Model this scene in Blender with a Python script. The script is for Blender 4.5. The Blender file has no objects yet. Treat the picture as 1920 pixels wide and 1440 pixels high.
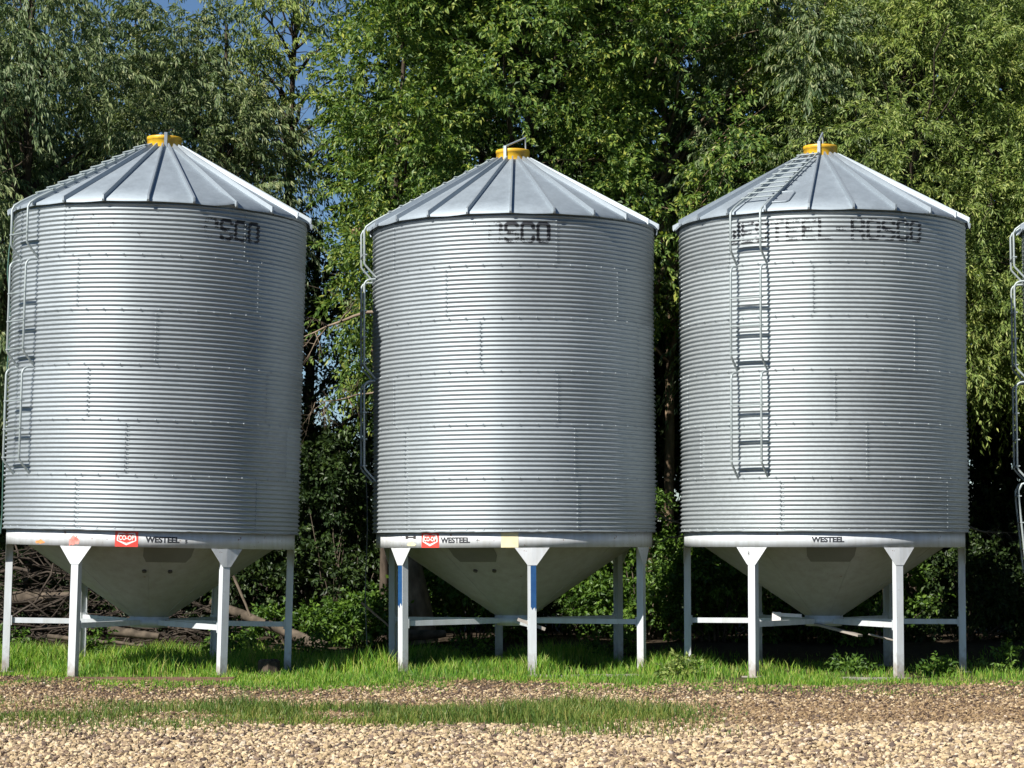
import bpy, math, random
import numpy as np
from mathutils import Vector, Matrix, Euler

rad = math.radians
PI = math.pi
SC = bpy.context.scene
COL = SC.collection
rng = np.random.default_rng(7)
random.seed(7)

# ------------------------------------------------------------------ materials
def new_mat(name):
    m = bpy.data.materials.new(name)
    m.use_nodes = True
    nt = m.node_tree
    return m, nt, nt.nodes['Principled BSDF']

def nd(nt, typ, **kw):
    n = nt.nodes.new(typ)
    for k, v in kw.items():
        if k in n.inputs:
            n.inputs[k].default_value = v
        else:
            setattr(n, k, v)
    return n

def ramp(nt, stops):
    r = nt.nodes.new('ShaderNodeValToRGB')
    e = r.color_ramp.elements
    while len(e) < len(stops):
        e.new(0.5)
    for el, (p, c) in zip(e, stops):
        el.position = p
        el.color = (c[0], c[1], c[2], 1) if not isinstance(c, (int, float)) else (c, c, c, 1)
    return r

def objcoord(nt, scale=(1, 1, 1)):
    t = nt.nodes.new('ShaderNodeTexCoord')
    m = nt.nodes.new('ShaderNodeMapping')
    m.inputs['Scale'].default_value = scale
    nt.links.new(t.outputs['Object'], m.inputs['Vector'])
    return m.outputs['Vector']

def noise(nt, vec, scale, detail=4, rough=0.55):
    n = nt.nodes.new('ShaderNodeTexNoise')
    n.inputs['Scale'].default_value = scale
    n.inputs['Detail'].default_value = detail
    n.inputs['Roughness'].default_value = rough
    nt.links.new(vec, n.inputs['Vector'])
    return n.outputs['Fac']

def mixc(nt, fac, a, b, blend='MIX'):
    m = nt.nodes.new('ShaderNodeMix')
    m.data_type = 'RGBA'
    m.blend_type = blend
    for sock, v in ((m.inputs[0], fac), (m.inputs[6], a), (m.inputs[7], b)):
        if hasattr(v, 'node'):
            nt.links.new(v, sock)
        elif isinstance(v, (int, float)):
            sock.default_value = v
        else:
            sock.default_value = (v[0], v[1], v[2], 1)
    return m.outputs[2]

def mth(nt, op, a, b=None, clamp=False):
    m = nt.nodes.new('ShaderNodeMath')
    m.operation = op
    m.use_clamp = clamp
    for i, v in enumerate((a, b)):
        if v is None:
            continue
        if hasattr(v, 'node'):
            nt.links.new(v, m.inputs[i])
        else:
            m.inputs[i].default_value = v
    return m.outputs[0]

def bump(nt, bsdf, h, strength=0.3, dist=0.02):
    b = nt.nodes.new('ShaderNodeBump')
    b.inputs['Strength'].default_value = strength
    b.inputs['Distance'].default_value = dist
    nt.links.new(h, b.inputs['Height'])
    nt.links.new(b.outputs['Normal'], bsdf.inputs['Normal'])

def simple(name, c1, c2=None, scale=3.0, rough=0.6, metal=0.0, stretch=(1, 1, 1), bmp=0.0, spec=0.5, lo=0.35, hi=0.65):
    m, nt, b = new_mat(name)
    v = objcoord(nt, stretch)
    if c2 is None:
        c2 = tuple(x * 0.8 for x in c1)
    f = noise(nt, v, scale, 5)
    r = ramp(nt, [(lo, c1), (hi, c2)])
    nt.links.new(f, r.inputs[0])
    nt.links.new(r.outputs[0], b.inputs['Base Color'])
    b.inputs['Roughness'].default_value = rough
    b.inputs['Metallic'].default_value = metal
    b.inputs['Specular IOR Level'].default_value = spec
    if bmp:
        bump(nt, b, f, bmp, 0.03)
    return m

def galvanized(name, base=(0.60, 0.63, 0.66), rough=0.36, sheet=True, spang=0.10, streak=0.5, metal=0.94, dark=0.82):
    m, nt, b = new_mat(name)
    v = objcoord(nt)
    vor = nd(nt, 'ShaderNodeTexVoronoi', Scale=34.0)
    nt.links.new(v, vor.inputs['Vector'])
    sp = nt.nodes.new('ShaderNodeSeparateColor')
    nt.links.new(vor.outputs['Color'], sp.inputs[0])
    big = noise(nt, v, 1.1, 5, 0.6)
    st = noise(nt, objcoord(nt, (7, 7, 0.45)), 1.0, 4, 0.6)
    k = mth(nt, 'ADD', mth(nt, 'MULTIPLY', sp.outputs[0], spang), mth(nt, 'MULTIPLY', big, 0.30))
    k = mth(nt, 'ADD', k, mth(nt, 'MULTIPLY', st, 0.30 * streak))
    if sheet:
        a = nt.nodes.new('ShaderNodeAttribute')
        a.attribute_name = 'sheet'
        k = mth(nt, 'ADD', k, mth(nt, 'MULTIPLY', a.outputs['Fac'], 0.42))
    r = ramp(nt, [(0.15, tuple(x * dark for x in base)), (0.72, tuple(min(1, x * 1.10) for x in base))])
    nt.links.new(k, r.inputs[0])
    nt.links.new(r.outputs[0], b.inputs['Base Color'])
    b.inputs['Metallic'].default_value = metal
    b.inputs['Specular IOR Level'].default_value = 0.6
    rr = mth(nt, 'ADD', mth(nt, 'MULTIPLY', k, 0.22), rough - 0.07)
    nt.links.new(rr, b.inputs['Roughness'])
    return m

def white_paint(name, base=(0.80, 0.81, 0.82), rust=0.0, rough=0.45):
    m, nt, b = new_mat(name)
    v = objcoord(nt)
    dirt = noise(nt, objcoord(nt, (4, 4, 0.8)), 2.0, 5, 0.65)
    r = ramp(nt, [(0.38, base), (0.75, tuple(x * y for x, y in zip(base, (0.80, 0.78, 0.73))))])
    nt.links.new(dirt, r.inputs[0])
    c = r.outputs[0]
    fl = noise(nt, v, 16.0, 4, 0.6)
    rm = ramp(nt, [(0.70 - 0.02 * rust, 0.0), (0.735 - 0.02 * rust, 1.0)])
    nt.links.new(fl, rm.inputs[0])
    c = mixc(nt, rm.outputs[0], c, (0.20, 0.10, 0.06))
    # mud splashed up from the ground
    sz = nt.nodes.new('ShaderNodeSeparateXYZ')
    nt.links.new(v, sz.inputs[0])
    hgt = mth(nt, 'ADD', sz.outputs['Z'], mth(nt, 'MULTIPLY', mth(nt, 'SUBTRACT', noise(nt, v, 11.0, 4), 0.5), 0.5))
    mud = ramp(nt, [(0.06, 0.75), (0.34, 0.0)])
    nt.links.new(hgt, mud.inputs[0])
    c = mixc(nt, mud.outputs[0], c, (0.22, 0.17, 0.12))
    nt.links.new(c, b.inputs['Base Color'])
    b.inputs['Roughness'].default_value = rough
    bump(nt, b, dirt, 0.05, 0.01)
    return m

def leaf_mat(name, cols, trans=0.28, rough=0.5, spec=0.35, gain=1.0):
    cols = [tuple(x * gain for x in c) for c in cols]
    m, nt, b = new_mat(name)
    g = nt.nodes.new('ShaderNodeNewGeometry')
    n = len(cols)
    r = ramp(nt, [(i / (n - 1), c) for i, c in enumerate(cols)])
    nt.links.new(g.outputs['Random Per Island'], r.inputs[0])
    big = noise(nt, objcoord(nt), 0.55, 3)
    hv = ramp(nt, [(0.3, (0.72, 0.80, 0.85)), (0.7, (1.2, 1.12, 0.95))])
    nt.links.new(big, hv.inputs[0])
    c = mixc(nt, 1.0, r.outputs[0], hv.outputs[0], 'MULTIPLY')
    nt.links.new(c, b.inputs['Base Color'])
    b.inputs['Roughness'].default_value = rough
    b.inputs['Specular IOR Level'].default_value = spec
    t = nt.nodes.new('ShaderNodeBsdfTranslucent')
    t2 = mixc(nt, 1.0, c, (1.35, 1.45, 0.6), 'MULTIPLY')
    nt.links.new(t2, t.inputs['Color'])
    ms = nt.nodes.new('ShaderNodeMixShader')
    ms.inputs[0].default_value = trans
    out = nt.nodes['Material Output']
    nt.links.new(b.outputs[0], ms.inputs[1])
    nt.links.new(t.outputs[0], ms.inputs[2])
    nt.links.new(ms.outputs[0], out.inputs[0])
    return m

M = {}
M['wall'] = galvanized('galvanized corrugated', (0.345, 0.382, 0.406), 0.55, metal=0.68, spang=0.16)
M['wall3'] = galvanized('galvanized corrugated dull', (0.37, 0.405, 0.42), 0.57, spang=0.24, metal=0.66)
M['roof'] = galvanized('galvanized roof', (0.36, 0.415, 0.46), 0.66, sheet=False, streak=1.3, dark=0.72, metal=0.72)
M['rib'] = galvanized('galvanized rib', (0.40, 0.45, 0.49), 0.58, sheet=False, metal=0.7)
M['ladder'] = galvanized('galvanized ladder', (0.37, 0.42, 0.425), 0.55, sheet=False, metal=0.35)
M['white'] = white_paint('white enamel', (0.58, 0.62, 0.66), 0.3)
M['white_worn'] = white_paint('white enamel chipped', (0.60, 0.63, 0.66), 1.6)
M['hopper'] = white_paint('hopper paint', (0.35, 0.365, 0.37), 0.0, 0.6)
M['panel'] = simple('panel paint', (0.165, 0.17, 0.165), (0.14, 0.145, 0.14), 2.0, 0.6)
M['yellow'] = simple('yellow cap', (0.80, 0.47, 0.015), (0.50, 0.27, 0.03), 7.0, 0.42)
M['red'] = simple('red decal', (0.72, 0.055, 0.04), (0.66, 0.07, 0.055), 9.0, 0.4)
M['decal_white'] = simple('decal white', (0.80, 0.78, 0.76), (0.78, 0.70, 0.68), 20.0, 0.45)
M['black_paint'] = simple('black stencil', (0.018, 0.02, 0.026), (0.03, 0.033, 0.04), 20.0, 0.5)
M['orange_mark'] = simple('orange mark', (0.70, 0.22, 0.06), (0.62, 0.30, 0.12), 14.0, 0.6)
M['red_mark'] = simple('red stain', (0.62, 0.13, 0.10), (0.70, 0.30, 0.26), 18.0, 0.6)
M['tape'] = simple('yellowed tape', (0.74, 0.68, 0.45), (0.70, 0.62, 0.36), 9.0, 0.6)
M['blue'] = simple('blue paint', (0.010, 0.055, 0.17), (0.016, 0.075, 0.20), 9.0, 0.45)
M['dark'] = simple('dark steel', (0.045, 0.045, 0.05), (0.07, 0.06, 0.055), 12.0, 0.5)
M['flash'] = galvanized('base flashing', (0.34, 0.36, 0.38), 0.5, sheet=False)
M['cord'] = simple('green cord', (0.05, 0.13, 0.10), (0.04, 0.09, 0.08), 9.0, 0.6)
M['greycord'] = simple('grey cord', (0.16, 0.17, 0.17), (0.12, 0.12, 0.12), 9.0, 0.6)
M['bark'] = simple('bark', (0.10, 0.078, 0.058), (0.035, 0.027, 0.021), 9.0, 0.9, stretch=(1, 1, 0.25), bmp=0.6, spec=0.2)
M['bark_tan'] = simple('tan bark', (0.26, 0.19, 0.125), (0.13, 0.093, 0.06), 8.0, 0.9, stretch=(1, 1, 0.3), bmp=0.5, spec=0.2)
M['deadwood'] = simple('dead wood', (0.15, 0.12, 0.09), (0.06, 0.048, 0.036), 6.0, 0.9, spec=0.2, bmp=0.3)
M['deadpale'] = simple('pale dead wood', (0.30, 0.235, 0.17), (0.15, 0.115, 0.085), 6.0, 0.9, spec=0.2)
M['brush'] = simple('shade toned brush wood', (0.075, 0.06, 0.048), (0.025, 0.02, 0.016), 3.0, 0.9, spec=0.2)  # dead wood darkened: shade over the pile is put into its colour
M['cutwood'] = simple('cut wood', (0.42, 0.30, 0.18), (0.30, 0.21, 0.13), 14.0, 0.8, spec=0.2)
M['timber'] = simple('weathered timber', (0.21, 0.115, 0.08), (0.12, 0.075, 0.055), 5.0, 0.85, stretch=(0.4, 3, 6), bmp=0.4, spec=0.2)
M['concrete'] = simple('concrete', (0.34, 0.31, 0.27), (0.24, 0.22, 0.19), 6.0, 0.9, bmp=0.3, spec=0.2)
W1 = [(0.042, 0.068, 0.030), (0.072, 0.108, 0.046), (0.108, 0.15, 0.066), (0.155, 0.195, 0.095), (0.235, 0.25, 0.14)]
W2 = [(0.055, 0.085, 0.022), (0.095, 0.14, 0.034), (0.14, 0.19, 0.046), (0.19, 0.235, 0.07), (0.26, 0.285, 0.10)]
B1 = [(0.03, 0.062, 0.016), (0.055, 0.10, 0.022), (0.085, 0.14, 0.03), (0.13, 0.19, 0.042), (0.24, 0.26, 0.06)]
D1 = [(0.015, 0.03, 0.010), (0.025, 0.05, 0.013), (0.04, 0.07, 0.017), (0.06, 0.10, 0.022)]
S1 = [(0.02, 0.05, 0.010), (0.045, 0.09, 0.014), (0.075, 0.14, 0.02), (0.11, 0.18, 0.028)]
M['leaf_willow'] = leaf_mat('willow leaf', W1, gain=1.4)
M['leaf_light'] = leaf_mat('light willow leaf', W2, gain=1.45)
M['leaf_broad'] = leaf_mat('broad leaf', B1, 0.32, gain=1.45)
M['leaf_shaded'] = leaf_mat('shade toned leaf', D1, 0.2)  # leaf colour lowered to stand in for shade under and behind the crowns
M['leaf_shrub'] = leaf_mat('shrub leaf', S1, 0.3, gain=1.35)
M['grass'] = leaf_mat('lush grass', [(0.055, 0.15, 0.018), (0.10, 0.24, 0.026), (0.17, 0.33, 0.036), (0.27, 0.41, 0.055), (0.38, 0.37, 0.14)], 0.35, 0.5, 0.3)
M['grass_strip'] = leaf_mat('strip grass', [(0.06, 0.12, 0.025), (0.10, 0.17, 0.035), (0.15, 0.21, 0.045), (0.28, 0.26, 0.09)], 0.3, 0.5, 0.3)

def stone_mat(name='gravel stone', k=(1, 1, 1)):
    m, nt, b = new_mat(name)
    g = nt.nodes.new('ShaderNodeNewGeometry')
    r = ramp(nt, [(0.0, (0.07, 0.052, 0.045)), (0.16, (0.19, 0.135, 0.10)), (0.5, (0.40, 0.30, 0.175)),
                  (0.85, (0.57, 0.45, 0.28)), (1.0, (0.50, 0.42, 0.33))])
    nt.links.new(g.outputs['Random Per Island'], r.inputs[0])
    f = noise(nt, objcoord(nt), 45.0, 3)
    hv = ramp(nt, [(0.3, 0.78), (0.7, 1.12)])
    nt.links.new(f, hv.inputs[0])
    nt.links.new(mixc(nt, 1.0, mixc(nt, 1.0, r.outputs[0], hv.outputs[0], 'MULTIPLY'), k, 'MULTIPLY'), b.inputs['Base Color'])
    b.inputs['Roughness'].default_value = 0.85
    b.inputs['Specular IOR Level'].default_value = 0.25
    return m
M['stone'] = stone_mat()
M['stone_dirty'] = stone_mat('dirty stone', (0.58, 0.52, 0.46))

def ground_mat():
    m, nt, b = new_mat('yard ground')
    v = objcoord(nt)
    sx = nt.nodes.new('ShaderNodeSeparateXYZ')
    nt.links.new(v, sx.inputs[0])
    n1 = noise(nt, v, 0.5, 4)
    n2 = noise(nt, v, 5.0, 6, 0.7)
    y = mth(nt, 'ADD', sx.outputs['Y'], mth(nt, 'MULTIPLY', mth(nt, 'SUBTRACT', n1, 0.5), 4.0))
    vor = nd(nt, 'ShaderNodeTexVoronoi', Scale=24.0)
    nt.links.new(v, vor.inputs['Vector'])
    sp = nt.nodes.new('ShaderNodeSeparateColor')
    nt.links.new(vor.outputs['Color'], sp.inputs[0])
    gr = ramp(nt, [(0.0, (0.08, 0.055, 0.04)), (0.35, (0.16, 0.108, 0.07)), (1.0, (0.26, 0.18, 0.115))])
    nt.links.new(sp.outputs[0], gr.inputs[0])
    dirt = ramp(nt, [(0.3, (0.11, 0.076, 0.052)), (0.7, (0.23, 0.165, 0.112))])
    nt.links.new(n2, dirt.inputs[0])
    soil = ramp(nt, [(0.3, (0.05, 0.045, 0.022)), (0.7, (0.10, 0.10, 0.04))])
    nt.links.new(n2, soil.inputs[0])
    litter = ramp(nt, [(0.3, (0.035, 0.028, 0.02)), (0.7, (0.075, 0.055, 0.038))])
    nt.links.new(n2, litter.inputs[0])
    def step(a, bb):
        return mth(nt, 'DIVIDE', mth(nt, 'SUBTRACT', y, a), bb - a, True)
    c = mixc(nt, step(23.0, 25.0), gr.outputs[0], dirt.outputs[0])
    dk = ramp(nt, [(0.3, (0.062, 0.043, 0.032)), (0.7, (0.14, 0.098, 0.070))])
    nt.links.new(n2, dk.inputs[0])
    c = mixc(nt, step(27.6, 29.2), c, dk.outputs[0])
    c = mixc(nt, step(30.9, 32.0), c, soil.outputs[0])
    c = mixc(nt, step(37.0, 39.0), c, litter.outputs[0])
    ax = mth(nt, 'ABSOLUTE', sx.outputs['X'])
    fx = mth(nt, 'DIVIDE', mth(nt, 'SUBTRACT', mth(nt, 'ADD', ax, mth(nt, 'MULTIPLY', n1, 3.0)), 14.0), 1.5, True)
    fy = mth(nt, 'DIVIDE', mth(nt, 'SUBTRACT', 16.0, y), 2.0, True)
    unseen_dark = ramp(nt, [(0.3, (0.022, 0.034, 0.010)), (0.7, (0.045, 0.062, 0.018))])  # invented dark ground out of view, cuts light bounced onto the bins
    nt.links.new(n2, unseen_dark.inputs[0])
    c = mixc(nt, mth(nt, 'MAXIMUM', fx, fy), c, unseen_dark.outputs[0])
    nt.links.new(c, b.inputs['Base Color'])
    b.inputs['Roughness'].default_value = 0.95
    b.inputs['Specular IOR Level'].default_value = 0.1
    h = mth(nt, 'ADD', mth(nt, 'MULTIPLY', vor.outputs['Distance'], -0.6), n2)
    bump(nt, b, h, 0.8, 0.04)
    return m
M['ground'] = ground_mat()

# ------------------------------------------------------------------ mesh helpers
def np_mesh(name, V, F, mats, smooth=False, mi=None, attr=None):
    """V (n,3); F list of (k,m) index arrays"""
    V = np.asarray(V, dtype=np.float32)
    me = bpy.data.meshes.new(name)
    me.vertices.add(len(V))
    me.vertices.foreach_set('co', V.ravel())
    F = [np.asarray(f, dtype=np.int32) for f in F if len(f)]
    sizes = np.concatenate([np.full(len(f), f.shape[1], dtype=np.int32) for f in F])
    loops = np.concatenate([f.ravel() for f in F])
    starts = np.concatenate([[0], np.cumsum(sizes)[:-1]]).astype(np.int32)
    me.loops.add(len(loops))
    me.loops.foreach_set('vertex_index', loops)
    me.polygons.add(len(sizes))
    me.polygons.foreach_set('loop_start', starts)
    me.polygons.foreach_set('use_smooth', np.full(len(sizes), smooth, dtype=bool))
    if mi is not None:
        me.polygons.foreach_set('material_index', np.asarray(mi, dtype=np.int32))
    for m in (mats if isinstance(mats, (list, tuple)) else [mats]):
        me.materials.append(m)
    if attr is not None:
        a = me.attributes.new('sheet', 'FLOAT', 'FACE')
        a.data.foreach_set('value', np.asarray(attr, dtype=np.float32))
    me.update(calc_edges=True)
    me.validate()
    return me

class MB:
    def __init__(self):
        self.v, self.f, self.s = [], [], []
    def add(self, vs, fs, smooth=False, mtx=None):
        o = len(self.v)
        if mtx is not None:
            vs = [mtx @ Vector(p) for p in vs]
        self.v += [tuple(p) for p in vs]
        self.f += [tuple(i + o for i in f) for f in fs]
        self.s += [smooth] * len(fs)
    def box(self, c, d, mtx=None, ch=0.0):
        x, y, z = (k / 2 for k in d)
        if ch <= 0:
            vs = [(c[0] + a * x, c[1] + b * y, c[2] + e * z) for a in (-1, 1) for b in (-1, 1) for e in (-1, 1)]
            fs = [(0, 1, 3, 2), (4, 6, 7, 5), (0, 4, 5, 1), (2, 3, 7, 6), (0, 2, 6, 4), (1, 5, 7, 3)]
            self.add(vs, fs, False, mtx)
        else:   # long axis z, chamfered vertical edges
            q = [(-x + ch, -y), (x - ch, -y), (x, -y + ch), (x, y - ch), (x - ch, y), (-x + ch, y), (-x, y - ch), (-x, -y + ch)]
            self.prism(q, c, -z, z, mtx)
    def prism(self, q, c, z0, z1, mtx=None):
        n = len(q)
        vs = [(c[0] + a, c[1] + b, c[2] + z0) for a, b in q] + [(c[0] + a, c[1] + b, c[2] + z1) for a, b in q]
        fs = [(i, (i + 1) % n, n + (i + 1) % n, n + i) for i in range(n)]
        fs += [tuple(range(n))[::-1], tuple(range(n, 2 * n))]
        self.add(vs, fs, False, mtx)
    def tube(self, pts, r, n=8, caps=True):
        pts = [Vector(p) for p in pts]
        rs = r if isinstance(r, (list, tuple)) else [r] * len(pts)
        vs, fs = [], []
        up = None
        for i, p in enumerate(pts):
            t = (pts[min(i + 1, len(pts) - 1)] - pts[max(i - 1, 0)])
            if t.length < 1e-9:
                t = Vector((0, 0, 1))
            t.normalize()
            if up is None:
                up = t.cross(Vector((0.31, 0.77, 0.55)))
                if up.length < 0.1:
                    up = t.cross(Vector((1, 0, 0)))
            u = up - t * up.dot(t)
            u.normalize()
            up = u
            w = t.cross(u)
            for k in range(n):
                a = 2 * PI * k / n
                vs.append(p + (u * math.cos(a) + w * math.sin(a)) * rs[i])
        for i in range(len(pts) - 1):
            for k in range(n):
                fs.append((i * n + k, i * n + (k + 1) % n, (i + 1) * n + (k + 1) % n, (i + 1) * n + k))
        self.add(vs, fs, True)
        if caps:
            self.add(vs[:n], [tuple(range(n))[::-1]])
            self.add(vs[-n:], [tuple(range(n))])
    def lathe(self, prof, n=64, a0=0.0, a1=2 * PI, smooth=True):
        full = abs(a1 - a0 - 2 * PI) < 1e-6
        m = n if full else n + 1
        vs, fs = [], []
        for r, z in prof:
            for k in range(m):
                a = a0 + (a1 - a0) * k / n
                vs.append((r * math.sin(a), -r * math.cos(a), z))
        for i in range(len(prof) - 1):
            for k in range(n):
                fs.append((i * m + k, i * m + (k + 1) % m, (i + 1) * m + (k + 1) % m, (i + 1) * m + k))
        self.add(vs, fs, smooth)
    def mesh(self, name, mat):
        me = bpy.data.meshes.new(name)
        me.from_pydata(self.v, [], self.f)
        me.polygons.foreach_set('use_smooth', self.s)
        me.materials.append(mat)
        me.update()
        return me

def link(name, me, parent=None, loc=(0, 0, 0), rz=0.0, rot=None):
    o = bpy.data.objects.new(name, me)
    COL.objects.link(o)
    if parent is not None:
        o.parent = parent
    o.location = loc
    o.rotation_euler = rot if rot is not None else (0, 0, rz)
    return o

def tag(o, label=None, cat=None, group=None, kind=None):
    if label: o['label'] = label
    if cat: o['category'] = cat
    if group: o['group'] = group
    if kind: o['kind'] = kind
    return o

def fnoise(x, y, seed, f=1.0):
    r = np.random.default_rng(seed)
    s = np.zeros_like(np.asarray(x, dtype=float))
    for k in range(7):
        a = r.uniform(0, 2 * PI)
        fr = f * r.uniform(0.6, 2.6)
        s = s + np.sin((x * math.cos(a) + y * math.sin(a)) * fr + r.uniform(0, 6.28)) / (1 + 0.3 * k)
    return s / 2.6

def sstep(a, b, x):
    t = np.clip((np.asarray(x, dtype=float) - a) / (b - a), 0, 1)
    return t * t * (3 - 2 * t)

def gz(x, y):
    x = np.asarray(x, dtype=float); y = np.asarray(y, dtype=float)
    fade = sstep(60, 30, np.abs(x)) * sstep(4, 14, y) * sstep(70, 50, y)
    z = 0.028 * fnoise(x, y, 3, 0.9) + 0.012 * fnoise(x, y, 4, 3.0)
    z = z + 0.16 * sstep(36.5, 42, y) - 0.05 * sstep(31.0, 28.5, y) + 0.04 * sstep(-1.5, -5, x) * sstep(29, 32, y) - 0.03 * sstep(3.5, 6.5, x)
    return z * fade

# ------------------------------------------------------------------ world, sun, camera
EL, AZ = rad(38.5), rad(-42.0)          # sun: from the front left of the bins
sun_dir = Vector((math.sin(AZ) * math.cos(EL), -math.cos(AZ) * math.cos(EL), math.sin(EL)))
w = bpy.data.worlds.new('World')
SC.world = w
w.use_nodes = True
nt = w.node_tree
sky = nt.nodes.new('ShaderNodeTexSky')
sky.sky_type = 'NISHITA'
sky.sun_disc = False
sky.sun_elevation = EL
sky.sun_rotation = math.atan2(sun_dir.x, sun_dir.y)
sky.air_density = 1.0
sky.dust_density = 0.0
sky.ozone_density = 6.0
sky.altitude = 500
nt.links.new(sky.outputs[0], nt.nodes['Background'].inputs[0])
nt.nodes['Background'].inputs[1].default_value = 0.052
sl = bpy.data.lights.new('sun', 'SUN')
sl.energy = 5.0
sl.angle = rad(0.5)
sl.color = (1.0, 0.95, 0.87)
so = bpy.data.objects.new('sun', sl)
COL.objects.link(so)
so.location = (-20, -10, 30)
so.rotation_euler = sun_dir.to_track_quat('Z', 'Y').to_euler()

CAM_Z, F_PX = 1.88, 4271.0
cam = bpy.data.cameras.new('camera')
cam.sensor_width = 36.0
cam.lens = F_PX / 1920 * 36.0
cam.clip_start = 0.1
cam.clip_end = 4000
co = bpy.data.objects.new('camera', cam)
COL.objects.link(co)
co.location = (0, 0, CAM_Z)
co.rotation_euler = (rad(90 + 4.045), 0, 0)
SC.camera = co
SC.view_settings.view_transform = 'Standard'
SC.view_settings.look = 'None'
SC.view_settings.exposure = 0.75
SC.view_settings.gamma = 1.0
SC.render.engine = 'CYCLES'
SC.cycles.use_denoising = True
SC.cycles.max_bounces = 8
SC.cycles.diffuse_bounces = 3
SC.cycles.glossy_bounces = 3
SC.cycles.transmission_bounces = 2

def at(px, py, d):
    """point seen at photo pixel (px,py), at distance d along +Y"""
    p = rad(4.045)
    u, v = (px - 960) / F_PX, (720 - py) / F_PX
    dx, dy, dz = u, math.cos(p) - v * math.sin(p), math.sin(p) + v * math.cos(p)
    return Vector((dx / dy * d, d, CAM_Z + dz / dy * d))

# ------------------------------------------------------------------ ground
xs = np.concatenate([[-1500, -400, -120, -50, -28], np.linspace(-15, 15, 121), [28, 50, 120, 400, 1500]])
ys = np.concatenate([[-1500, -300, -60, -10, 4], np.linspace(14, 50, 145), [60, 75, 120, 400, 2500]])
X, Y = np.meshgrid(xs, ys)
Z = gz(X, Y)
nx, ny = len(xs), len(ys)
ii = (np.arange(ny - 1)[:, None] * nx + np.arange(nx - 1)[None, :]).ravel()
me = np_mesh('ground', np.stack([X.ravel(), Y.ravel(), Z.ravel()], 1),
             [np.stack([ii, ii + 1, ii + nx + 1, ii + nx], 1)], M['ground'], True)
tag(link('ground', me), 'flat farmyard ground running from pale gravel to bare brown earth', 'ground', kind='structure')

# ------------------------------------------------------------------ grain bins
R = 2.135
Z0, RING, NC = 2.07, 0.768, 12
PITCH = RING / NC
AMP = 0.0142
ZE = Z0 + 6 * RING            # eave
RS = 2.095                    # skirt radius
SB, ST = 1.845, 2.062         # skirt bottom / top
SLOPE = 0.552
RE = 2.205                    # roof edge radius
RCAP = 0.255

def cyl(phi, z, r):
    return (r * math.sin(phi), -r * math.cos(phi), z)

class Wall:
    def __init__(self, seed, offs, bulge=0.0):
        q = np.random.default_rng(seed)
        self.offs = offs
        self.modes = [(k, q.uniform(-1, 1) * 2.0, q.uniform(0, 6.28), q.uniform(0.0015, 0.0042)) for k in (2, 3, 5, 7, 9, 13)]
        self.bulge = bulge
        self.tone = q.random((6, 8))
    def r(self, phi, z):
        phi = np.asarray(phi, dtype=float); z = np.asarray(z, dtype=float)
        h = z - Z0
        ring = np.clip((h / RING).astype(int), 0, 5)
        r = R + AMP * np.cos(2 * PI * h / PITCH)
        for k, m, p, a in self.modes:
            r = r + a * np.sin(k * phi + m * h + p)
        off = np.asarray(self.offs)[ring]
        s = np.mod((phi - off) / (2 * PI) * 5, 1.0)
        r = r + 0.0045 * np.clip(s * 1.02, 0, 1) * 1.0       # sheets lap over their neighbours
        r = r + 0.0012 * (5 - ring)
        r = r + self.bulge * sstep(5, 5.6, ring + 0 * phi) * np.exp(-((phi + 1.3) / 0.5) ** 2)
        return r

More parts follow.
